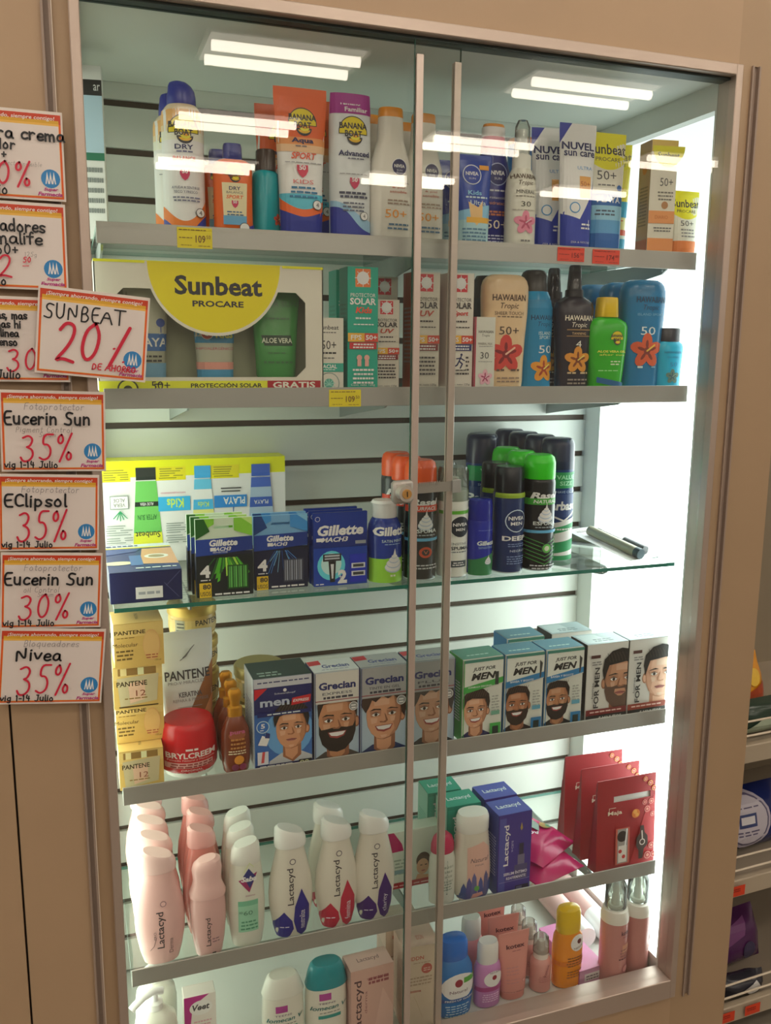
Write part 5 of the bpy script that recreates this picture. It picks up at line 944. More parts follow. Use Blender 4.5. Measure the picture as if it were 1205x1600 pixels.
fm('grey-white dye box with a clean-shaven man at the right end of the row', 1.5545, False, W=.082)
dps(f1, 4, 1.440, .158, 'grey-white dye box behind, only its top showing beyond the blue ones')
# ------------------------------------------------------------------ SHELF 5
LB = [(0, .60, .7), (.015, .70, .85), (.12, .84, .95), (.28, .97, 1), (.40, 1, 1), (.55, .93, .95), (.70, .76, .85), (.80, .64, .78), (.845, .62, .76)]
def leaf(A, u, v, w, h, m, lean=1):
    P = [(0, 1), (.5, .62), (.52, .3), (.3, .05), (0, 0), (-.3, .1), (-.5, .35), (-.42, .65)]
    A.p([(u + lean * a * w, v + b * h) for a, b in P], m)
def lacta(col, cap, leafc, sub, pink=False):
    def a(A):
        A.t('Lactacyd', -.08 if not pink else .0, .50 if not pink else .34, .34, .18, '#3a3438', rot=90, bold=.01)
        if pink: A.line([(A.X(-.45), A.Z(.16)), (A.X(-.3), A.Z(.2)), (A.X(-.2), A.Z(.28))], .0008, '#6a5458'); A.t('PRO.', -.25, .30, .08, .05, '#6a5458', rot=90); A.t('Derma', .35, .18, .14, .08, '#6a5458', rot=90); A.c(.1, .58, .06, '#8a6a70'); A.c(.1, .58, .045, col)
        else: A.ring(.0, .73, .07, '#6a6468', col, .3); leaf(A, -.42, .0, .85, .27, leafc, -1); leaf(A, .36, .01, .72, .46, leafc, 1); A.t(sub, .38, .17, .18, .13, '#cfc9e0', rot=90); A.f(-.4, .12, .2, 1, .02, '#cfc9e0')
    return [('body', LB, col, 'g', {'e': 2.3}), ('cap', [(.845, .66, .8), (.85, .70, .84), (.88, .72, .86), (.97, .68, .84), (1, .55, .7)], cap, 'g', {'e': 2.3, 'slant': -.32})], a
Pp, pa = lacta('#d2a8a4', '#dbb4b0', None, '', True)
l1 = vessel('intimate_wash', 'pale pink tall bottle, front of the left column of five', 'intimate wash', 5, .6885, .088, .078, .046, .170, Pp, pa, e=2.3)
for i, lb in enumerate(('second', 'third', 'fourth', 'fifth and rearmost')): dps(l1, 5, .6885 - (0, .002, .001, .002)[i], .088 + .052 * (i + 1), 'pale pink tall bottle, %s in the left column' % lb)
def a_(A): A.t('Lactacyd', -.05, .28, .30, .17, '#3a3438', rot=90, bold=.01); A.f(.3, .2, .2, 2, .03, '#8a6a70'); A.r(.1, .03, .3, .05, '#222')
P = [('body', [(0, .62, .7), (.015, .72, .9), (.15, .86, 1), (.35, .97, 1), (.5, .98, 1), (.62, .92, .95)], '#c9a09c', 'g', {'e': 2.3}), ('cap', [(.62, .98, .98), (.66, 1.0, 1.0), (.74, .82, .85), (.79, .76, .8), (.90, .82, .85), (.97, .74, .8), (1, .5, .6)], '#d8aeaa', 'g', {'e': 2.3, 'slant': .2})]
vessel('intimate_wash', 'small pale pink waisted bottle at the front', 'intimate wash', 5, .7625, .080, .058, .038, .150, P, a_, e=2.3)
Pd, pa2 = lacta('#c27a72', '#cf9a96', None, '', True)
l2 = vessel('intimate_wash', 'deeper pink bottle behind the small pink one', 'intimate wash', 5, .762, .135, .066, .042, .172, Pd, pa2, e=2.3)
dps(l2, 5, .768, .190, 'deeper pink bottle, second behind the small pink one'); dps(l2, 5, .766, .245, 'deeper pink bottle, rearmost of its column')
def a_(A): A.p([(-.5, .68), (.5, .74), (.05, .56)], '#8c2258'); A.p([(-.25, .72), (.05, .79), (.42, .70), (.08, .60)], '#232a6c'); A.t('Saba', .05, .69, .42, .05, WH, shear=.2, bold=.04); A.t('íntimo', .1, .53, .25, .02, '#8a4a6a'); A.r(-.55, .17, .5, .48, '#8cc0a4'); A.r(-.55, .43, .5, .48, '#6cab8c'); A.t('*60', -.15, .36, .35, .045, '#4a7a64'); A.f(0, .27, .45, 3, .035, '#4a8a6c'); A.line([(A.X(-.2), A.Z(.76)), (A.X(.1), A.Z(.84)), (A.X(.3), A.Z(.80))], .0008, '#b9c87a')
P = [('body', [(0, .72, .8), (.015, .82, .95), (.15, .94, 1), (.4, 1, 1), (.6, .95, .97), (.82, .80, .85)], '#ccccc0', 'g', {'e': 2.3}), ('cap', [(.82, .80, .85), (.825, .82, .87), (.96, .74, .8), (1, .60, .66)], '#d6dad0', 'g', {'e': 2.3, 'slant': .22})]
s1 = vessel('intimate_wash', 'white bottle with mint label and dark diamond logo, front', 'intimate wash', 5, .8255, .086, .060, .042, .163, P, a_, e=2.3)
dps(s1, 5, .826, .136, 'white rounded bottle behind the mint-labelled one, second'); dps(s1, 5, .830, .186, 'white rounded bottle behind the mint-labelled one, rearmost')
for args in ((.899, '#221d7c', 'neutralize', 'white contoured bottle with deep blue leaves', 0), (.9775, '#b01c3c', 'femina', 'white contoured bottle with crimson leaves, front', 1), (1.044, '#3c1468', 'clarity', 'white contoured bottle with violet leaves right of the crimson one', 0)):
    Pw, wa = lacta('#ccc7bb', '#dad9d2', args[1], args[2])
    q = vessel('intimate_wash', args[3], 'intimate wash', 5, args[0], .086, .074, .044, .174, Pw, wa, e=2.3)
    if args[4]: dps(q, 5, .979, .140, 'white contoured bottle behind the crimson-leaved one')
def a_(A):
    A.r(-1, 0, 1, 1, '#c3cdc2'); A.p([(-1, 1), (-.55, 1), (-.3, .78), (-.25, .66), (-1, .64)], '#a81c5c'); A.c(-.78, .72, .08, '#d6ddd2'); A.t('Veet', -.78, .72, .10, .06, '#3c6a5a', bold=.02); A.f(-.5, .5, .3, 5, .06, '#93a394'); A.r(-.8, .26, -.2, .33, '#7a98a0')
    x0, y0 = A.X(.35), A.Z(.32); s = .012; E(A, x0, y0 + .012, s * 1.15, s * 1.35, '#3c2a1e'); E(A, x0 - .001, y0, s, s * 1.3, '#c99a78'); PP(A, x0, y0, s, [(-.9, -1.1), (.4, -1.4), (2.6, -1.6), (2.2, -2.4), (-1.4, -2.4)], '#c99a78'); PP(A, x0, y0, s, [(.8, .6), (1.6, -.9), (1.0, -1.3)], '#3c2a1e'); E(A, x0 - .004, y0 + .003, .0025, .001, '#3a241c'); E(A, x0 + .005, y0 + .003, .0025, .001, '#3a241c'); E(A, x0 - .0, y0 - .008, .004, .0012, '#a04a4a')
    A.r(-1, 0, 1, .11, '#9c1424'); A.f(0, .05, .6, 1, .04, '#d0a0a0'); clip(A)
carton('wax_strip_box', 'pale box with a woman\'s face and crimson base behind the door strip', 5, 1.135, .14, .128, .03, .098, '#bcc6ba', a_)
def a_(A): A.f(0, .55, .6, 4, .07, '#9aa096'); A.f(.1, .3, .4, 3, .04, '#7a8a80'); A.t('Dermo', .1, .4, .5, .05, '#6a7a74', rot=90)
vessel('intimate_wash', 'small white bottle with raspberry cap behind the right door strip', 'intimate wash', 5, 1.171, .085, .050, .034, .116, [('body', [(0, .85, .9), (.015, .95, 1), (.4, 1, 1), (.65, .95, .97), (.74, .8, .85)], '#c3c6be', 'g'), ('cap', [(.735, .80, .86), (.75, .86, .92), (.85, .84, .9), (.95, .68, .74), (1, .4, .5)], '#b02450', 'g')], a_)
def a_(A):
    A.p([(-.5, .65), (.35, .7), (.7, .62), (.85, .1), (-.5, .1)], '#cba396'); A.t('Natural', .15, .50, .5, .05, '#4a4048', shear=.3); A.t('PINK', .15, .44, .25, .02, '#7a6a70')
    for k, (x, h, c) in enumerate(((-.65, .18, '#3c4c84'), (-.4, .25, '#4c4a84'), (-.15, .30, '#5a5a8c'), (.2, .24, '#48508a'), (.5, .30, '#54507c'), (.72, .2, '#3c4c84'))): A.p([(x - .18, .04), (x + .2, .04), (x + .12, h), (x, h + .06), (x - .1, h)], c)
    A.c(.0, .17, .07, '#5a9a4a'); A.p([(-.3, .05), (.35, .08), (.3, .12), (-.2, .11)], '#c9908a')
vessel('intimate_wash', 'white round-topped bottle with pink panel and blue petals at its foot', 'intimate wash', 5, 1.226, .082, .070, .048, .148, [('body', [(0, .68, .8), (.015, .8, .95), (.12, .95, 1), (.35, 1, 1), (.6, .93, .95), (.80, .82, .85)], '#c6c0b4', 'g', {'e': 2.3}), ('cap', [(.80, .82, .86), (.81, .85, .88), (.95, .85, .88), (1, .76, .8)], '#dcdad0', 'g', {'e': 2.3})], a_, e=2.3)
def ser(col, c2):
    def a(A):
        A.r(-1, 0, 1, 1, col); A.r(-.95, .0, -.55, .96, c2); A.t('Lactacyd', -.48, .62, .50, .19, '#d6d3e4', rot=90, bold=.02); A.t('v-care', -.15, .6, .14, .06, '#a9a4c8', rot=90); A.p([(x * .1 + .38, y * .045 + .82) for x, y in ((0, 1.3), (.8, -.3), (0, -1), (-.8, -.3))], '#a08a4a'); A.r(.2, .36, .62, .48, '#6a6480'); A.r(.28, .48, .54, .62, '#2a2440'); A.r(.0, .18, .8, .36, '#4c4670'); A.t('SERUM ÍNTIMO', .08, .27, .72, .045, '#c9c4dc', bold=.03); A.t('REAFIRMANTE', .12, .21, .6, .035, '#c9c4dc', bold=.02); A.r(-.9, .17, .95, .175, '#8a84b4'); A.r(.1, .02, .9, .1, '#241c3c'); A.r(.15, .03, .5, .09, '#55507a')
    return a
for k, (x, y, c, c2, ct, lb) in enumerate(((1.2985, .060, '#3d2f82', '#4a4c98', '#3c4aa4', 'violet serum box with a blue top, front of two'), (1.300, .120, '#3d2f82', '#4a4c98', '#3c4aa4', 'violet serum box with a blue top, rear one'), (1.225, .115, '#127a68', '#1c8a76', '#159078', 'teal serum box behind the pink-panelled bottle, front of two'), (1.212, .172, '#127a68', '#1c8a76', '#159078', 'teal serum box, rear one'))):
    carton('serum_box', lb, 5, x, y, .066, .052, .143, c, ser(c, c2), top=lambda A, q=ct: (A.r(-1, 0, 1, 1, q), A.t('Lactacyd', 0, .5, .7, .3, '#c3d0e0', bold=.02)), left=sidecol('#3a4490' if k < 2 else '#78a898', '#a4a8cc' if k < 2 else '#4a8a78'), rz=R((2, 1, 0, -2)[k]))
# soft pad packs lying flat
def pads(label, x, y, z, rz, tilt, top=True):
    t = thing('pad_pack', label, 'pads', (x, y, z), 0, None, (tilt, 0, rz))
    def pillow(c, x0, x1, y0, y1, h, nm):
        bm = bmesh.new(); n = 8
        g = [[bm.verts.new((x0 + (x1 - x0) * i / n, y0 + (y1 - y0) * j / n, h * (1 - (2 * i / n - 1) ** 4) * (1 - (2 * j / n - 1) ** 4) ** .7 + .001 + .0012 * math.sin(i * 2.1 + j * 1.7))) for j in range(n + 1)] for i in range(n + 1)]
        b = [[bm.verts.new((v.co.x, v.co.y, 0)) for v in r_] for r_ in g]
        for i in range(n):
            for j in range(n): bm.faces.new((g[i][j], g[i + 1][j], g[i + 1][j + 1], g[i][j + 1])); bm.faces.new((b[i][j], b[i][j + 1], b[i + 1][j + 1], b[i + 1][j]))
        for i in range(n): bm.faces.new((g[i][0], b[i][0], b[i + 1][0], g[i + 1][0])); bm.faces.new((g[i][n], g[i + 1][n], b[i + 1][n], b[i][n])); bm.faces.new((g[0][i], g[0][i + 1], b[0][i + 1], b[0][i])); bm.faces.new((g[n][i], b[n][i], b[n][i + 1], g[n][i + 1]))
        bmesh.ops.recalc_face_normals(bm, faces=bm.faces[:])
        return link(nm, mesh_of(bm, [M(c, 'g')]), t, True)
    pillow('#b01458', -.060, .060, -.075, .035, .022, 'pack'); pillow('#c9cfc8', -.045, .050, .030, .085, .022, 'clear_end')
    A = Art(.11, .16); A.t('Lactacyd', -.35, .42, .45, .075, '#e6c9d8', rot=-60, bold=.03); A.p([(.0, .30), (.35, .38), (.55, .6), (.3, .62), (.0, .5)], '#8a9a94'); A.c(.5, .33, .1, '#a07a3a'); A.c(.6, .30, .06, '#4a8a5a'); A.t('51', .05, .84, .16, .08, '#b01458', rot=-20, bold=.03); A.f(.1, .74, .4, 3, .03, '#8a8f8c')
    def fm_(u, v, off):
        y_ = v - .075
        if y_ < .035: a, b = u / .055, (y_ + .02) / .055
        else: a, b = (u - .0025) / .0475, (y_ - .0575) / .0275
        a = max(-1, min(1, a)); b = max(-1, min(1, b)); return Vector((u, y_, .022 * (1 - a ** 4) * (max(0, 1 - b ** 4)) ** .7 + .0035 + off))
    lay(t, A, fm_, du=.012, vcuts=[.012 * k for k in range(1, 14)])
pads('magenta soft pack with clear end lying across, between violet box and red cartons', 1.385, .175, SH[5] + .032, R(30), R(6))
pads('magenta soft pack underneath, only its front edge showing', 1.390, .150, SH[5] + .001, R(16), 0)
# red gift cartons with a handle
def maja(x, y, rz, label, tilt=R(-3)):
    W, H, D = .126, .182, .03
    t = thing('soap_gift_box', label, 'gift box', (x, y + D / 2, SH[5] + .0015), 0, None, (tilt, 0, rz))
    bm = bmesh.new()
    zs = (.136, .148); sw = .040; ox = .012
    for a in ((-W / 2, -sw + ox, .0, H), (sw + ox, W / 2, 0, H), (-sw + ox, sw + ox, 0, zs[0]), (-sw + ox, sw + ox, zs[1], H)): boxbm(bm, a[0], a[1], -D / 2, -D / 2 + .0012, a[2], a[3])
    link('front_panel', mesh_of(bm, [M('#8f1820')]), t)
    bm = bmesh.new(); q = [(-W / 2, D / 2, 0), (W / 2, D / 2, 0), (W / 2, -D / 2 + .011, .131), (-W / 2, -D / 2 + .011, .131)]
    a = [bm.verts.new(v) for v in q]; b = [bm.verts.new((v[0], v[1] - .0012, v[2])) for v in q]
    bm.faces.new(a[::-1]); bm.faces.new(b)
    for i in range(4): bm.faces.new((a[i], a[(i + 1) % 4], b[(i + 1) % 4], b[i]))
    bmesh.ops.recalc_face_normals(bm, faces=bm.faces[:]); link('back_panel', mesh_of(bm, [M('#7a141c')]), t)
    for sx in (-1, 1):
        bm = bmesh.new(); x_ = sx * (W / 2 - .0006); P3 = [(x_, -D / 2 + .001, .001), (x_, D / 2 - .001, .001), (x_, -D / 2 + .004, H - .004), (x_, -D / 2 + .001, H - .004)]
        a = [bm.verts.new(v) for v in P3]; b = [bm.verts.new((v[0] - sx * .0008, v[1], v[2])) for v in P3]; bm.faces.new(a); bm.faces.new(b[::-1])
        for i in range(4): bm.faces.new((a[i], b[i], b[(i + 1) % 4], a[(i + 1) % 4]))
        bmesh.ops.recalc_face_normals(bm, faces=bm.faces[:]); link('side_gusset', mesh_of(bm, [M('#85161e')]), t)
    A = Art(W, H); A.p([(.1, 0), (1, 0), (1, .8), (.6, .55), (.3, .2)], '#a82a30')
    for (u, v, r_) in ((.72, .62, .05), (.85, .70, .045), (.62, .70, .04), (.9, .56, .04), (.8, .9, .04), (.62, .95, .035), (.93, .84, .04), (.88, .22, .05), (.75, .12, .06), (.95, .12, .05)):
        A.c(u, v, r_, '#c9827a' if v < .75 else '#c99a54'); A.c(u, v, r_ * .75, '#a83038'); A.c(u, v, r_ * .4, '#c98a7a')
    A.t('Maja', -.42, .64, .24, .055, '#e0c9b4', bold=.02); A.line([(A.X(-.62), A.Z(.66)), (A.X(-.62), A.Z(.70)), (A.X(-.4), A.Z(.70))], .001, '#e0c9b4'); A.c(.3, .60, .07, '#c8702a'); A.c(.27, .62, .035, '#e0984a'); A.c(.34, .585, .03, '#e0984a')
    A.r(-.38, .08, .10, .47, '#b85a4c'); A.r(-.32, .09, .04, .46, '#8f8a86'); A.r(-.28, .10, .0, .28, '#cfcac4'); A.c(-.16, .38, .085, '#241a18'); A.c(-.22, .22, .03, '#b03030'); A.c(-.1, .16, .03, '#b03030'); A.line([(A.X(.0), A.Z(.45)), (A.X(-.05), A.Z(.28))], .003, '#e6e2dc')
    A.p([(.42, .10), (.56, .10), (.60, .2), (.74, .25), (.72, .34), (.62, .38), (.58, .46), (.46, .46), (.46, .38), (.34, .33), (.34, .24), (.42, .19)], '#3a2824'); A.ring(.54, .28, .05, '#c9c0b8', '#3a2824', .3); A.line([(A.X(.52), A.Z(.40)), (A.X(.54), A.Z(.32))], .003, '#b9b0a8')
    clip(A); lay(t, A, flat(W, D, H)); box('inner_liner', M('#cfd2d0'), -W / 2 + .004, W / 2 - .004, -D / 2 + .004, -D / 2 + .005, .10, .17, t); return t
maja(1.5325, .058, 0, 'dark red gift carton with slotted handle, front of three'); maja(1.5315, .110, R(-1), 'dark red gift carton, middle of three'); maja(1.5290, .164, R(-2), 'dark red gift carton, rearmost of three')

# ------------------------------------------------------------------ CABINET FLOOR
def kt(A): A.t('kotex', .05, .80, .58, .065, '#5a2a34', bold=.03); A.f(.1, .73, .3, 1, .02, '#8a4a50'); A.f(-.2, .5, .4, 3, .05, '#b87a78'); A.f(-.2, .32, .4, 2, .05, '#b87a78'); A.c(.5, .28, .06, '#a86464'); A.c(.5, .28, .045, '#cf938c'); A.t('suave y delicado', 0, .13, .7, .025, '#7a3a40')
k1 = vessel('intimate_gel', 'salmon pink squeeze tube, front of three', 'intimate gel', 6, 1.318, .085, .064, .034, .128, tubeparts('#c98880', '#c07a72', .13, .10), kt, e=2.3)
dps(k1, 6, 1.322, .135, 'salmon pink squeeze tube, middle of three', R(-3)); dps(k1, 6, 1.320, .185, 'salmon pink squeeze tube, rearmost of three', R(3))
def a_(A): A.c(.1, .42, .44, '#d8dcd8', .34); A.c(.05, .47, .1, '#8a1c34'); A.r(.3, .46, .9, .53, '#4a9a34'); A.t('Natural', .05, .36, .45, .04, '#5a3a50'); A.r(-1, .22, 1, .27, '#174f94'); A.t('FRESH UP WASH', .1, .245, .7, .025, '#cfe0f0', bold=.02); A.f(0, .17, .6, 5, .035, '#9fc4e8')
P = [('body', [(0, .8, .85), (.015, .9, .97), (.2, .97, 1), (.45, 1, 1), (.6, .95, .97), (.70, .78, .85), (.74, .64, .7)], '#2a6fb4', 'g', {'e': 2.3}), ('cap', [(.735, .68, .72), (.75, .72, .76), (.93, .70, .74), (.98, .62, .66), (1, .45, .5)], '#1a66c4', 'g')]
vessel('intimate_wash', 'big translucent blue bottle with bright blue cap crossing the right strip', 'intimate wash', 6, 1.196, .085, .076, .050, .148, P, a_, e=2.3)
def a_(A): A.c(.2, .46, .36, '#dcd8dc', .30); A.c(.25, .48, .09, '#8a1c34'); A.t('NATURAL', .3, .56, .4, .03, '#5a2a5a'); A.r(-1, .27, 1, .34, '#9a3c7a'); A.f(0, .22, .6, 4, .035, '#dcb4d4')
P = [('body', [(0, .85, .9), (.015, .95, 1), (.4, 1, 1), (.58, .98, .98), (.66, .86, .88), (.68, .72, .76)], '#b47ab0', 'g', {'e': 2.2}), ('cap', [(.675, .74, .78), (.69, .78, .82), (.94, .76, .80), (1, .66, .7)], '#d9dad4', 'g')]
p1 = vessel('intimate_wash', 'lilac bottle with white cap beside the big blue one', 'intimate wash', 6, 1.264, .082, .052, .036, .126, P, a_, e=2.2)
vessel('intimate_wash', 'pink bottle with frosted cap behind the lilac one', 'intimate wash', 6, 1.262, .150, .050, .036, .130, [('body', P[0][1], '#c88a90', 'g'), ('cap', P[1][1], '#c9ccc6', 'g')])
def a_(A): A.t('kotex', .1, .42, .6, .06, '#7a3a44', rot=70); A.f(0, .3, .6, 3, .04, '#a86a6a')
P = [('body', [(0, .9, .9), (.015, 1, 1), (.5, 1, 1), (.56, .9, .9), (.6, .7, .7)], '#c38a84', 'g'), ('collar', [(.6, .72, .72), (.72, .70, .70), (.73, .5, .5)], '#d9cdc6', 'g'), ('spray_nozzle', [(.73, .4, .4), (.86, .4, .4), (.9, .3, .3)], '#e2dcd6', 'g'), ('clear_cap', [(.70, .76, .76), (.96, .70, .70), (1, .5, .5)], '#eae6e0', 'c')]
sp = vessel('intimate_spray', 'small pink mist spray with clear cap, front of three', 'intimate spray', 6, 1.377, .086, .040, .040, .108, P, a_)
dps(sp, 6, 1.377, .132, 'small pink mist spray, middle of three'); dps(sp, 6, 1.377, .178, 'small pink mist spray, rearmost of three')
def a_(A): A.c(.35, .58, .26, '#dfe0d8', .26); A.c(.45, .60, .08, '#5a1c24'); A.t('Natural', .4, .53, .35, .03, '#5a4a30', rot=12); A.r(-1, .30, 1, .36, '#c8701c'); A.f(.2, .40, .6, 4, .035, '#7a4a14'); A.f(.2, .22, .6, 3, .035, '#8a5214')
vessel('intimate_wash', 'orange bottle with yellow cap on the cabinet floor', 'intimate wash', 6, 1.431, .082, .060, .042, .158, [('body', [(0, .85, .9), (.015, .95, 1), (.3, .98, 1), (.5, 1, 1), (.63, .93, .95), (.70, .74, .8)], '#d8841c', 'g', {'e': 2.3}), ('cap', [(.695, .76, .8), (.71, .80, .84), (.94, .78, .82), (.98, .7, .75), (1, .5, .55)], '#e8b41c', 'g')], a_, e=2.3)
def a_(A): A.t('kotex', .45, .545, .5, .045, '#5a2a34', bold=.03); A.f(.45, .5, .4, 1, .02, '#8a4a50'); A.r(.1, .33, .8, .42, '#c08a70'); A.f(.4, .37, .5, 3, .03, '#8a5a58'); A.f(.3, .28, .5, 1, .03, '#5a2a34'); A.c(.45, .17, .15, '#8a4048'); A.c(.45, .17, .12, '#bd807c')
P = [('body', [(0, .95, .95), (.012, 1, 1), (.60, 1, 1), (.63, .97, .97)], '#b87e7a', 'g'), ('pump_collar', [(.63, 1.02, 1.02), (.68, 1.02, 1.02), (.74, .9, .9), (.76, .55, .55), (.78, .5, .5)], '#d6d2ca', 'g'), ('pump_head', [(.775, .32, .32), (.86, .30, .30), (.88, .24, .24), (.96, .26, .26), (1, .15, .15)], '#dedad2', 'g'), ('clear_cap', [(.76, .78, .78), (.97, .76, .76), (1.01, .6, .6)], '#e9efe9', 'c')]
k2 = vessel('foam_wash', 'tall dusty pink foam pump bottle with clear cap, left of the two', 'foam wash', 6, 1.519, .062, .052, .052, .203, P, a_)
dps(k2, 6, 1.5716, .067, 'tall dusty pink foam pump bottle against the lit right side', R(40))
def lying(x, y, rz, label, L=.19, r=.024):
    t = thing('foam_wash', label, 'foam wash', (x, y, SH[6] + r + .001), 0, None, (R(90), 0, rz))
    for nm, pr, c, kd in (('body', [(0, .94, .94), (.02, 1, 1), (.7, 1, 1), (.72, .9, .9)], '#c2a09c', 'g'), ('cap', [(.72, 1.0, 1.0), (.96, 1.0, 1.0), (1, .9, .9)], '#dcdcd6', 'g')):
        bm = loft(pr, 2 * r, 2 * r, L, 2, 24); link(nm, mesh_of(bm, [M(c, kd)]), t, True)
    return t
lying(1.570, .352, 0, 'pale pink bottle lying along the lit side wall', .20, .0235); lying(1.518, .340, R(0), 'pale pink bottle with white cap lying beside the wall one')
def a_(A): A.r(-1, 0, 1, 1, '#b98aa8'); A.r(-.6, .2, .8, .7, '#c9c4c4'); A.f(0, .5, .5, 2, .2, '#6a5a64')
carton('wipes_box', 'flat orchid-pink box lying behind the orange bottle', 6, 1.472, .063, .058, .14, .030, '#b8709c', a_, top=lambda A: (A.r(-1, 0, 1, 1, '#bf78a4'), A.f(0, .7, .5, 4, .06, '#8a4a74'), A.c(.2, .4, .12, '#d29ac0')), rz=R(4))
def a_(A):
    A.r(-1, 0, 1, 1, '#c4a094'); A.p([(.0, .0), (.5, .7), (1, .4), (1, 0)], '#cdaca0'); A.t('Lactacyd', -.62, .50, .72, .22, '#4a3038', rot=90, bold=.01); A.t('derma', -.3, .55, .3, .06, '#8a5a5c', rot=90); A.f(.3, .85, .5, 2, .05, '#8a4a50', .7)
    A.t('HIDRATANTE', .25, .86, .5, .03, '#8a4a50')
carton('intimate_wash_box', 'dusty pink carton with vertical lettering, left of the tall pale boxes', 6, 1.0335, .060, .078, .045, .142, '#c4a094', a_, top=lambda A: (A.r(-1, 0, 1, 1, '#d3b4ac'), A.t('Lactacyd', 0, .5, .5, .28, '#6a4a50')), left=sidecol('#b8948c', '#8a6a68'), rz=R(2))
def a_(A): A.r(-1, 0, 1, 1, '#c6b4a0'); A.t('IDDN', -.25, .86, .38, .045, '#b0483c', bold=.02); A.f(0, .8, .5, 1, .02, '#a08a78'); A.c(.3, .72, .15, '#b04a40'); A.f(.3, .725, .2, 2, .025, '#dcb4a8'); A.f(-.1, .62, .7, 3, .04, '#a08a78'); A.t('intima', -.3, .46, .3, .03, '#a04a3c', bold=.03); A.line([(A.X(-.4), A.Z(.4)), (A.X(-.2), A.Z(.3)), (A.X(.1), A.Z(.12))], .001, '#b9a48e')
i1 = carton('wash_box', 'tall beige-pink carton with red dot between the door strips, front', 6, 1.127, .062, .066, .058, .160, '#c6b4a0', a_, top=lambda A: (A.r(-1, 0, 1, 1, '#cdb2a6'), A.t('IDDN', .1, .4, .2, .2, '#b0483c')), left=sidecol('#bfa294', '#a08a78'), rz=R(-3))
dup(i1, 1.118, .157, SH[6] + .0006, 'tall beige-pink carton behind the one with red dot, cap-like top')
def dome(A): A.r(-.45, .62, .1, .70, '#a03a8a'); A.t('TEENS', -.1, .585, .4, .022, '#5a4a6a'); A.t('lomecan V', 0, .53, .85, .05, '#2c6a6a', shear=.25, bold=.02); A.f(0, .47, .5, 1, .02, '#666'); A.r(-.5, .40, .55, .44, '#2a8a84')
P = lambda c, cz: [('body', [(0, .8, .85), (.015, .92, .97), (.3, 1, 1), (.6, .98, 1), (cz, .94, .94)], '#cfcfc4', 'g', {'e': 2.4}), ('cap', [(cz, .97, .97), (cz + .02, 1.0, 1.0), (.90, .86, .86), (.975, .74, .76), (1, .62, .66)], c, 'g', {'e': 2.4})]
vessel('intimate_wash', 'white-capped dome-top bottle at the bottom centre', 'intimate wash', 6, .883, .085, .072, .044, .150, P('#d4d6cd', .78), dome, e=2.4)
vessel('intimate_wash', 'teal-capped dome-top bottle right of the white-capped one', 'intimate wash', 6, .9585, .085, .074, .044, .156, P('#0f8490', .74), dome, e=2.4)
def a_(A): A.r(-1, 0, 1, 1, '#d2cec8'); A.p([(-1, 1), (.6, 1), (.0, .92), (-.5, .80), (-.62, .6), (-1, .5)], '#a8207c'); A.c(.05, .82, .36, '#dcd9d4', .26); A.t('Veet', .05, .83, .55, .09, '#3a3a40', shear=.2, bold=.03); A.f(.1, .62, .6, 3, .05, '#c9a0a8')
carton('hair_removal_box', 'white box with magenta corner standing low at the left', 6, .748, .105, .052, .03, .128, '#d2cec8', a_)
wp = vessel('pump_bottle', 'white pump bottle with curved spout at the lower left corner', 'pump bottle', 6, .676, .10, .070, .050, .150, [('body', [(0, .85, .9), (.015, .95, 1), (.6, 1, 1), (.75, .9, .95), (.84, .5, .6), (.86, .32, .45)], '#d3d3c8', 'g', {'e': 2.3}), ('pump_collar', [(.86, .36, .5), (.93, .35, .48), (.94, .2, .28)], '#dcdcd2', 'g'), ('pump_stem', [(.93, .14, .2), (1.06, .14, .2)], '#e2e2da', 'g')], e=2.3)
bm = bmesh.new()
tubebm(bm, [(.012, -.004, .159), (-.002, -.008, .164), (-.018, -.014, .162), (-.033, -.020, .154), (-.038, -.022, .150)], .006, 10); link('pump_spout', mesh_of(bm, [M('#e0e0d6', 'g')]), wp, True)
wp2 = dup(wp, .682, .168, SH[6] + .0006, 'white pump bottle behind, its spout just under the lowest shelf rail', R(15))
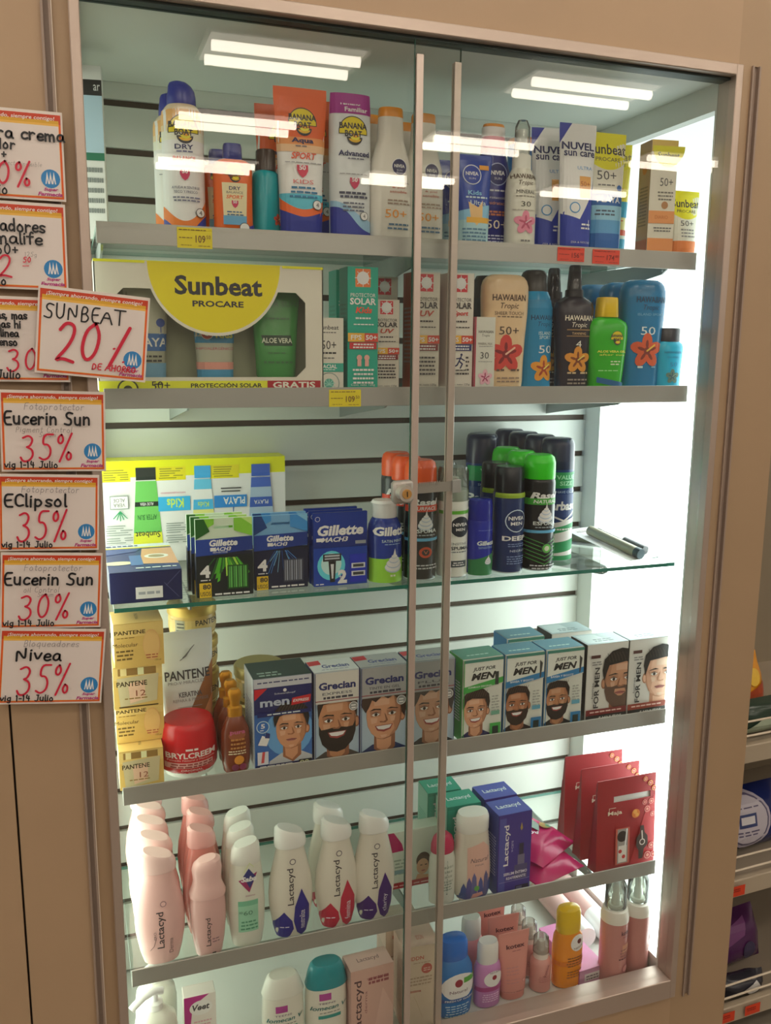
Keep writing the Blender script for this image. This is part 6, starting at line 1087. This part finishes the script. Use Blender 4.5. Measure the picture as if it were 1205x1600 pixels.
# ================================================================== HAND-LETTERED OFFER CARDS
HW = {  # width, strokes; tenths of the cap height
'a': (6, '5 5,3 6,1 4,1 1,3 0,5 2,5 6,5 1,6 0'), 'b': (6, '1 10,1 0,3 0,5 2,5 4,3 6,1 4'), 'c': (5, '5 5,3 6,1 4,1 1,3 0,5 1'), 'd': (6, '5 10,5 0|5 4,3 6,1 4,1 1,3 0,5 2'),
'e': (5, '1 3,5 3,5 5,3 6,1 4,1 1,3 0,5 1'), 'f': (4, '4 9,3 10,2 8,2 0|0 6,4 6'), 'g': (6, '5 5,3 6,1 4,1 2,3 0,5 2|5 6,5 -2,3 -3,1 -2'), 'h': (6, '1 10,1 0|1 4,3 6,5 5,5 0'),
'i': (2, '1 6,1 0|1 8,1.3 8.3'), 'j': (3, '2 6,2 -2,0 -3'), 'l': (2, '1 10,1 0,2 0'), 'm': (8, '1 6,1 0|1 4,2.5 6,4 5,4 0|4 4,5.5 6,7 5,7 0'), 'n': (6, '1 6,1 0|1 4,3 6,5 5,5 0'),
'o': (6, '3 6,1 4,1 1,3 0,5 1,5 4,3 6'), 'p': (6, '1 6,1 -3|1 5,3 6,5 4,5 2,3 0,1 1'), 'q': (6, '5 6,3 6,1 4,1 1,3 0,5 2|5 6,5 -3'), 'r': (5, '1 6,1 0|1 4,3 6,4.5 5'), 's': (5, '5 5,3 6,1 5,2 3,4 2.5,5 1,3 0,1 1'),
't': (4, '2 9,2 1,3 0,4 1|0.5 6,4 6'), 'u': (6, '1 6,1 1,3 0,5 1,5 6|5 6,5 0'), 'v': (5, '.5 6,2.5 0,5 6'), 'z': (5, '1 6,5 6,1 0,5 0'),
'A': (8, '0 0,4 10,8 0|1.8 4,6.5 4'), 'B': (6, '1 0,1 10,4 10,5 8,4 5.5,1 5|4 5,6 3,4.5 0,1 0'), 'C': (6, '6 8,4 10,1 8,1 2,3 0,6 1'), 'D': (7, '1 0,1 10,4 9,6 6,5 1,1 0'), 'E': (6, '6 10,1 10,1 0,6 0|1 5,5 5.4'), 'F': (6, '1 0,1 10,6 10|1 5.5,5 5.5'),
'H': (7, '1 10,1 0|6 10,6 0|1 5,6 5'), 'J': (6, '5 10,5 2,3 0,1 1|3 10,6 10'), 'N': (8, '1 0,1 10,6.5 0,6.5 10'), 'O': (7, '4 10,1 8,1 2,4 0,6 2,6 8,4 10'), 'P': (6, '1 0,1 10,5 9,5 5,1 5'), 'R': (6, '1 0,1 10,5 9,5 5.5,1 5,5.5 0'),
'S': (6, '6 9,3 10,1 8,2 5.5,5 4.5,5 1,3 0,0 1'), 'T': (8, '0 10,8 10|4 10,4 0'), 'U': (7, '1 10,1 2,3 0,5 1,6 3,6 10'), 'V': (7, '1 10,3.5 0,6 10'), 'M': (8, '1 0,1 10,4 4,7 10,7 0'),
'0': (7, '4 10,1.5 8,1 3,3 0,5.5 2,6 7,4 10'), '1': (3, '0.5 8,1.5 10,1.5 0'), '2': (7, '1 8,2.5 10,5 9.5,5.5 7,4 3.5,1 0,3 .8,6.5 0'), '3': (7, '1 9,3.5 10,5.5 8.5,4.5 6,3 5.5|3 5.5,5.5 4.5,6 2,4 0,1.5 0,0.5 1.5'),
'4': (6, '2 10,1 4,5.5 4|4.5 8,4.5 0'), '5': (7, '6.5 10,2.5 10,2 6,4.5 6.2,6 4,5.5 1.2,3 0,1 1'), '%': (8, '2.4 10,1 9,1 7,2.4 6.4,3.5 8,2.4 10|7 10.5,2.2 -.5|6 3.2,5 1.6,6 0,7.4 .8,7.2 2.6,6 3.2'),
'/': (5, '5 10,0 -1'), '-': (4, '.5 4,3.5 4'), '+': (5, '2.5 7,2.5 2|.5 4.5,4.7 4.5'), ',': (2, '1 1,0 -2'), '.': (2, '1 .2,1.4 .4'), ' ': (4, ''), '_': (5, '0 0,5 .4')}
def chaikin(P, k=2):
    for _ in range(k):
        if len(P) < 3: return P
        Q = [P[0]]
        for a, b in zip(P, P[1:]): Q += [(a[0] * .75 + b[0] * .25, a[1] * .75 + b[1] * .25), (a[0] * .25 + b[0] * .75, a[1] * .25 + b[1] * .75)]
        P = Q + [P[-1]]
    return P
def fitw(s, W, h, sp=.12):
    n = sum(HW.get(q, (5, ''))[0] + sp * 10 for q in s) - sp * 10
    return W / (n * h / 10)
def write(A, s, x, y, h, col, th, slant=.08, sp=.12, wide=1.0, seed=1, fit=None):
    """x, y lower left in metres, h cap height in metres"""
    if fit: wide = fitw(s, fit, h, sp)
    rnd = random.Random(seed); cx_ = x; k = h / 10
    for chh in s:
        w_, st = HW.get(chh, (5, '')); j = rnd.uniform(-.03, .03) * h
        for one in st.split('|'):
            if not one: continue
            P = [tuple(float(q) for q in pt.split()) for pt in one.split(',')]
            A.line([(cx_ + (px + py * slant) * k * wide, y + j + py * k) for px, py in chaikin(P)], th, col, True)
        cx_ += (w_ + sp * 10) * k * wide
    return cx_
RED = '#bb1c38'; BLK = '#15151a'
def offer(label, x, z, w, h, rz, y, fn, foot=True, lift=0.0):
    t = thing('offer_card', label, 'sign', (x, y, z), 0, None, (0, R(rz), 0))
    bm = bmesh.new(); n = 6
    for i in range(n): pass
    boxbm(bm, -w / 2, w / 2, 0, .0008, -h / 2, h / 2, 0, .0002); link('card', mesh_of(bm, [M('#cfc6c0')]), t)
    A = Art(w, h); A.r(-.965, .025, .965, .965, '#d0561c'); A.r(-.965, .86, .965, .965, '#b83a1e'); A.r(-.93, .045, .93, .90, '#c9982a'); A.r(-.93, .045, .93, .865, '#d8a848') ; A.r(-.925, .05, .925, .84, '#cdc4c0')
    A.t('¡Siempre ahorrando, siempre contigo!', 0, .915, .86, .055, '#ecd9cf', shear=.15, bold=.01)
    A.c(.74, .25, .085, '#2a78b4'); 
    for q in (-.06, 0, .06): A.p([(.74 + q - .035, .19), (.74 + q, .33), (.74 + q + .035, .19), (.74 + q + .015, .19), (.74 + q, .25), (.74 + q - .015, .19)], '#d9e4ee')
    A.t('Super', .74, .125, .13, .045, '#a83a78', shear=.25, bold=.04); A.t('Farmacia', .72, .075, .22, .045, '#a83a78', shear=.25, bold=.04)
    fn(A, w, h)
    lay(t, A, lambda u, v, off: Vector((u, -off, v - h / 2)), base=.0003)
    return t
W0, H0 = .126, .103
def X_(w, f): return -w / 2 + f * w
def s8(name, pct, sub, sub2='', y=.0, bl='vig 1-14 Julio'):
    def f(A, w, h):
        write(A, sub, X_(w, .22), h * .765, h * .085, '#6a6468', .0005, .15)
        write(A, name[0], X_(w, name[1]), h * .585, h * .16, BLK, .0026, .02, .10, fit=name[2] * w)
        if sub2: write(A, sub2[0], X_(w, .22 if len(sub2[0]) < 12 else .14), h * .49, h * .07, '#77706f', .0005, .15); write(A, sub2[1], X_(w, .36), h * .435, h * .055, '#77706f', .0005, .15)
        write(A, pct, X_(w, .17), h * .14, h * (.32 if sub2 else .38), RED, .0026, .10, .10, fit=.50 * w)
        write(A, bl, X_(w, .03), h * .055, h * .08, BLK, .0016, .02, .12, fit=.50 * w)
    return f
offer('offer card for a pigment control serum at 35%, directly under the tilted card', .575, 1.3005, W0, H0, 1.8, -.0140, s8(('Eucerin Sun', .03, .82), '35%', 'Fotoprotector', ('Pigment Control', 'Serum')))
offer('offer card at 35% with one large word, between the pigment and oil control cards', .564, 1.1955, .122, .100, 3.0, -.0150, s8(('EClipsol', .05, .62), '35%', 'Fotoprotector'))
offer('offer card for an oil control serum at 30%, second from the bottom', .5612, 1.0920, .1245, .102, 4.3, -.0165, s8(('Eucerin Sun', .03, .88), '30%', 'Fotoprotector', ('oil Control', 'Serum')))
offer('lowest offer card of the column, 35% off bloqueadores', .5558, .9895, .131, .104, 6.2, -.0195, s8(('Nivea', .15, .43), '35%', 'Bloqueadores'))
def f1_(A, w, h):
    write(A, 'ultra crema', X_(w, .25), h * .67, h * .13, BLK, .0024, .0, .06, fit=.76 * w); write(A, 'dor', X_(w, .40), h * .545, h * .11, BLK, .0020); write(A, '+', X_(w, .45), h * .44, h * .10, BLK, .0018)
    write(A, 'efecto invisible', X_(w, .45), h * .37, h * .05, '#8a8482', .0004, .2); write(A, '40%', X_(w, .25), h * .14, h * .26, RED, .0026, .1, .12, fit=.44 * w); write(A, 'Julio', X_(w, .25), h * .04, h * .11, BLK, .0018)
offer('topmost offer card with lettering ultra crema, cut by the left edge of the photo', .5405, 1.6345, .1290, .1035, 0.2, -.0140, f1_)
def f2_(A, w, h):
    write(A, 'Bloqueadores', X_(w, .03), h * .66, h * .14, BLK, .0022, .0, .05, fit=.78 * w); write(A, 'Dermalife', X_(w, .10), h * .52, h * .14, BLK, .0022, .0, .05, fit=.68 * w); write(A, '50+', X_(w, .36), h * .39, h * .12, BLK, .0018, 0, .1)
    write(A, '125g', X_(w, .62), h * .38, h * .05, '#8a8482', .0005); write(A, '12', X_(w, .28), h * .13, h * .25, RED, .0024, .1); write(A, '50', X_(w, .60), h * .31, h * .06, RED, .0012); write(A, '_', X_(w, .60), h * .27, h * .1, RED, .0010, 0, 0, 1.3); write(A, 'Julio', X_(w, .23), h * .04, h * .10, BLK, .0018)
offer('second offer card from the top, bloqueadores 50+ with a price', .5380, 1.5280, .1290, .1035, 0.6, -.0150, f2_)
def f3_(A, w, h):
    for i, (s_, xx) in enumerate((('cremas, mas', .18), ('manchas hi', .16), ('olinea', .34), ('senso', .33))): write(A, s_, X_(w, xx), h * (.74 - .105 * i), h * .09, BLK, .0019, 0, .06, .95)
    write(A, '/', X_(w, .2), h * .32, h * .1, BLK, .0018); write(A, '30%', X_(w, .42), h * .13, h * .26, RED, .0024, .1, fit=.45 * w); write(A, 'Julio', X_(w, .33), h * .04, h * .10, BLK, .0018)
offer('offer card half covered by the tilted 20% card', .5345, 1.4155, .1290, .1040, 0.8, -.0140, f3_)
def f4_(A, w, h):
    write(A, 'SUNBEAT', X_(w, .06), h * .64, h * .17, BLK, .0019, .03, .12, fit=.72 * w)
    write(A, '20', X_(w, .14), h * .17, h * .45, RED, .0040, .16, .04, fit=.42 * w); A.line([(X_(w, .66), h * .16), (X_(w, .83), h * .62)], .0042, RED, True); A.line([(X_(w, .69), h * .36), (X_(w, .70), h * .365)], .0022, RED, True); A.line([(X_(w, .78), h * .215), (X_(w, .79), h * .22)], .002, RED, True)
    write(A, 'DE AHORRO', X_(w, .50), h * .10, h * .07, RED, .0014, .1, .1, fit=.40 * w)
offer('tilted offer card reading 20% in red, overlapping the cabinet frame', .6285, 1.4222, .1335, .1075, 5.6, -.0230, f4_)

# ================================================================== NEIGHBOURING SHELF RACK (right edge)
RK = M('#a39786', 's')
rk = thing('gondola_rack', 'beige wire-fronted shop shelf rack at the right edge behind the panel', 'shelf rack', (1.745, .06, 0), R(2.5))
box('back_board', M('#8f8370', 's'), 0, .9, .40, .412, 0, 1.75, rk)
box('upright', RK, .004, .03, .36, .40, 0, 1.75, rk)
bm = bmesh.new()
for i in range(9):
    for j in range(3):
        x0, z0 = .10 + .25 * j, .86 + .035 * i
        boxbm(bm, x0, x0 + .005, .3985, .4, z0, z0 + .01)
link('slot', mesh_of(bm, [M('#2c241c')]), rk)
rk_z = (.640, .352, .062)
for i, z in enumerate(rk_z):
    box('shelf_tray', RK, .004, .9, .02, .40, z - .004, z, rk)
    box('price_rail', M('#b3a692', 's'), .004, .9, .004, .02, z - .022, z + .016, rk, .002)
    for dz in (.032, .062):
        bm = bmesh.new(); tubebm(bm, [(.004, .012, z + dz), (.9, .012, z + dz)], .0022, 8); link('fence_wire', mesh_of(bm, [M('#cabfae', 'g')]), rk)
def rt(x, z, label):
    t = thing('price_tag', label, 'price tag', (1.745 + x, .0585 + x * .0437, z), R(2.5)); box('paper', M('#c23a1e'), -.02, .02, -.0006, 0, -.011, .011, t)
    A = Art(.04, .022); A.f(-.2, .7, .6, 2, .2, '#7d1d14'); lay(t, A, lambda u, v, off: Vector((u, -.0006 - off, v - .011)))
rt(.058, .349, 'red price tag on the middle rail of the neighbouring rack'); rt(.060, .062, 'red price tag on the lowest rail of the neighbouring rack, left one'); rt(.128, .062, 'red price tag on the lowest rail of the neighbouring rack, cut by the photo edge')
for x, z, lb in ((.165, .590, 'pale curled hook above the blue pack'), (.130, .280, 'pale curled hook above the purple pack')):
    bm = bmesh.new(); X0 = 1.745 + x; tubebm(bm, [(X0 - .03, .42, z + .03), (X0 - .015, .30, z + .012), (X0, .20, z), (X0 + .006, .17, z - .012), (X0 + .014, .155, z - .018), (X0 + .022, .15, z - .012), (X0 + .024, .15, z - .002)], .0026, 8)
    tag(link('display_hook', mesh_of(bm, [M('#d0c6b6', 'g')]), None, True), lb, 'hook')
def pouch(name, label, cat, x, y, z, W, D, H, col, art=None, rz=0, tilt=0):
    t = thing(name, label, cat, (x, y, z), 0, None, (tilt, 0, rz)); bm = bmesh.new(); n = 10; V = {}
    for sgn_ in (-1, 1):
        for i in range(n + 1):
            for j in range(n + 1):
                a, b = 2 * i / n - 1, 2 * j / n - 1; th = D / 2 * (1 - abs(a) ** 3.5) * (1 - abs(b) ** 3.5)
                edge = i in (0, n) or j in (0, n)
                if edge and sgn_ == 1: V[(1, i, j)] = V[(-1, i, j)]; continue
                V[(sgn_, i, j)] = bm.verts.new((a * W / 2 * (1 - .05 * b * b), sgn_ * th + .0015 * math.sin(5 * a + 7 * b) * (0 if edge else 1), H * (j / n)))
    for sgn_ in (-1, 1):
        for i in range(n):
            for j in range(n):
                q = [V[(sgn_, i, j)], V[(sgn_, i + 1, j)], V[(sgn_, i + 1, j + 1)], V[(sgn_, i, j + 1)]]
                try: bm.faces.new(q if sgn_ < 0 else q[::-1])
                except ValueError: pass
    link('pouch', mesh_of(bm, [M(col, 'g')]), t, True)
    if art:
        A = Art(W, H); art(A)
        lay(t, A, lambda u, v, off: Vector((u, -D / 2 * (1 - min(1, abs(2 * u / W)) ** 3.5) * (1 - min(1, abs(2 * v / H - 1)) ** 3.5) - .002 - off, v)), du=W / 10, vcuts=[H * k / 10 for k in range(1, 10)])
    return t
pouch('snack_pouch', 'amber yellow plastic pouch on the top visible tray of the rack', 'pouch', 1.925, .235, .642, .16, .07, .125, '#c8861a', lambda A: (A.p([(-.8, .2), (.8, .5), (.8, .2), (-.8, .05)], '#9a3c1a'), A.c(.3, .6, .12, '#e0b040')), R(8), R(-14))
pouch('snack_pouch', 'dark green and white pouch lying before the amber one', 'pouch', 1.895, .140, .642, .15, .06, .070, '#26382e', lambda A: (A.p([(-.9, .1), (-.2, .5), (.9, .45), (.9, .05)], '#9aa894'), A.c(.4, .35, .1, '#1c2a4a')), R(4), R(-10))
def a_(A): A.c(-.25, .55, .30, '#a9a4b4'); A.c(-.25, .55, .27, '#55506e'); A.c(-.25, .55, .25, '#b4b0bc'); A.r(-.5, .45, -.05, .66, '#33406e'); A.r(-.45, .5, -.1, .62, '#c9c9d0'); A.f(-.25, .38, .3, 2, .05, '#55506e'); A.f(-.25, .75, .3, 1, .04, '#55506e')
pouch('diaper_pack', 'deep blue pack with a round silver emblem on the middle tray', 'pack', 1.925, .180, .354, .20, .09, .135, '#16245c', a_, R(4), R(-12))
pouch('wipes_pack', 'purple plastic pack on the lowest tray of the rack', 'pack', 1.920, .190, .064, .19, .08, .115, '#4a2450', lambda A: (A.p([(-.8, .7), (.4, .9), (.2, .6), (-.7, .4)], '#6a3a6c'), A.c(.3, .3, .1, '#3a3450')), R(6), R(-18))
pouch('wipes_pack', 'small dark pack with silver glints at the front of the lowest tray', 'pack', 1.880, .110, .064, .12, .05, .045, '#2c2c34', lambda A: A.p([(-.2, .5), (.4, .8), (.6, .4), (.1, .2)], '#b4b4b4'), 0, R(-6))

# repeats of one kind carry one group phrase
def plural(n):
    n = n.replace('_', ' '); return n + ('es' if n.endswith(('x', 'ch', 's', 'sh')) else 's')
for o in bpy.data.objects:
    if o.parent is None and 'category' in o and 'group' not in o:
        b_ = o.name.split('.')[0]
        if sum(1 for q in bpy.data.objects if q.parent is None and 'category' in q and q.name.split('.')[0] == b_) > 1:
            o['group'] = plural(b_) + {'price_tag': ' on the shelf rails', 'offer_card': ' hanging beside the cabinet'}.get(b_, ' on display')
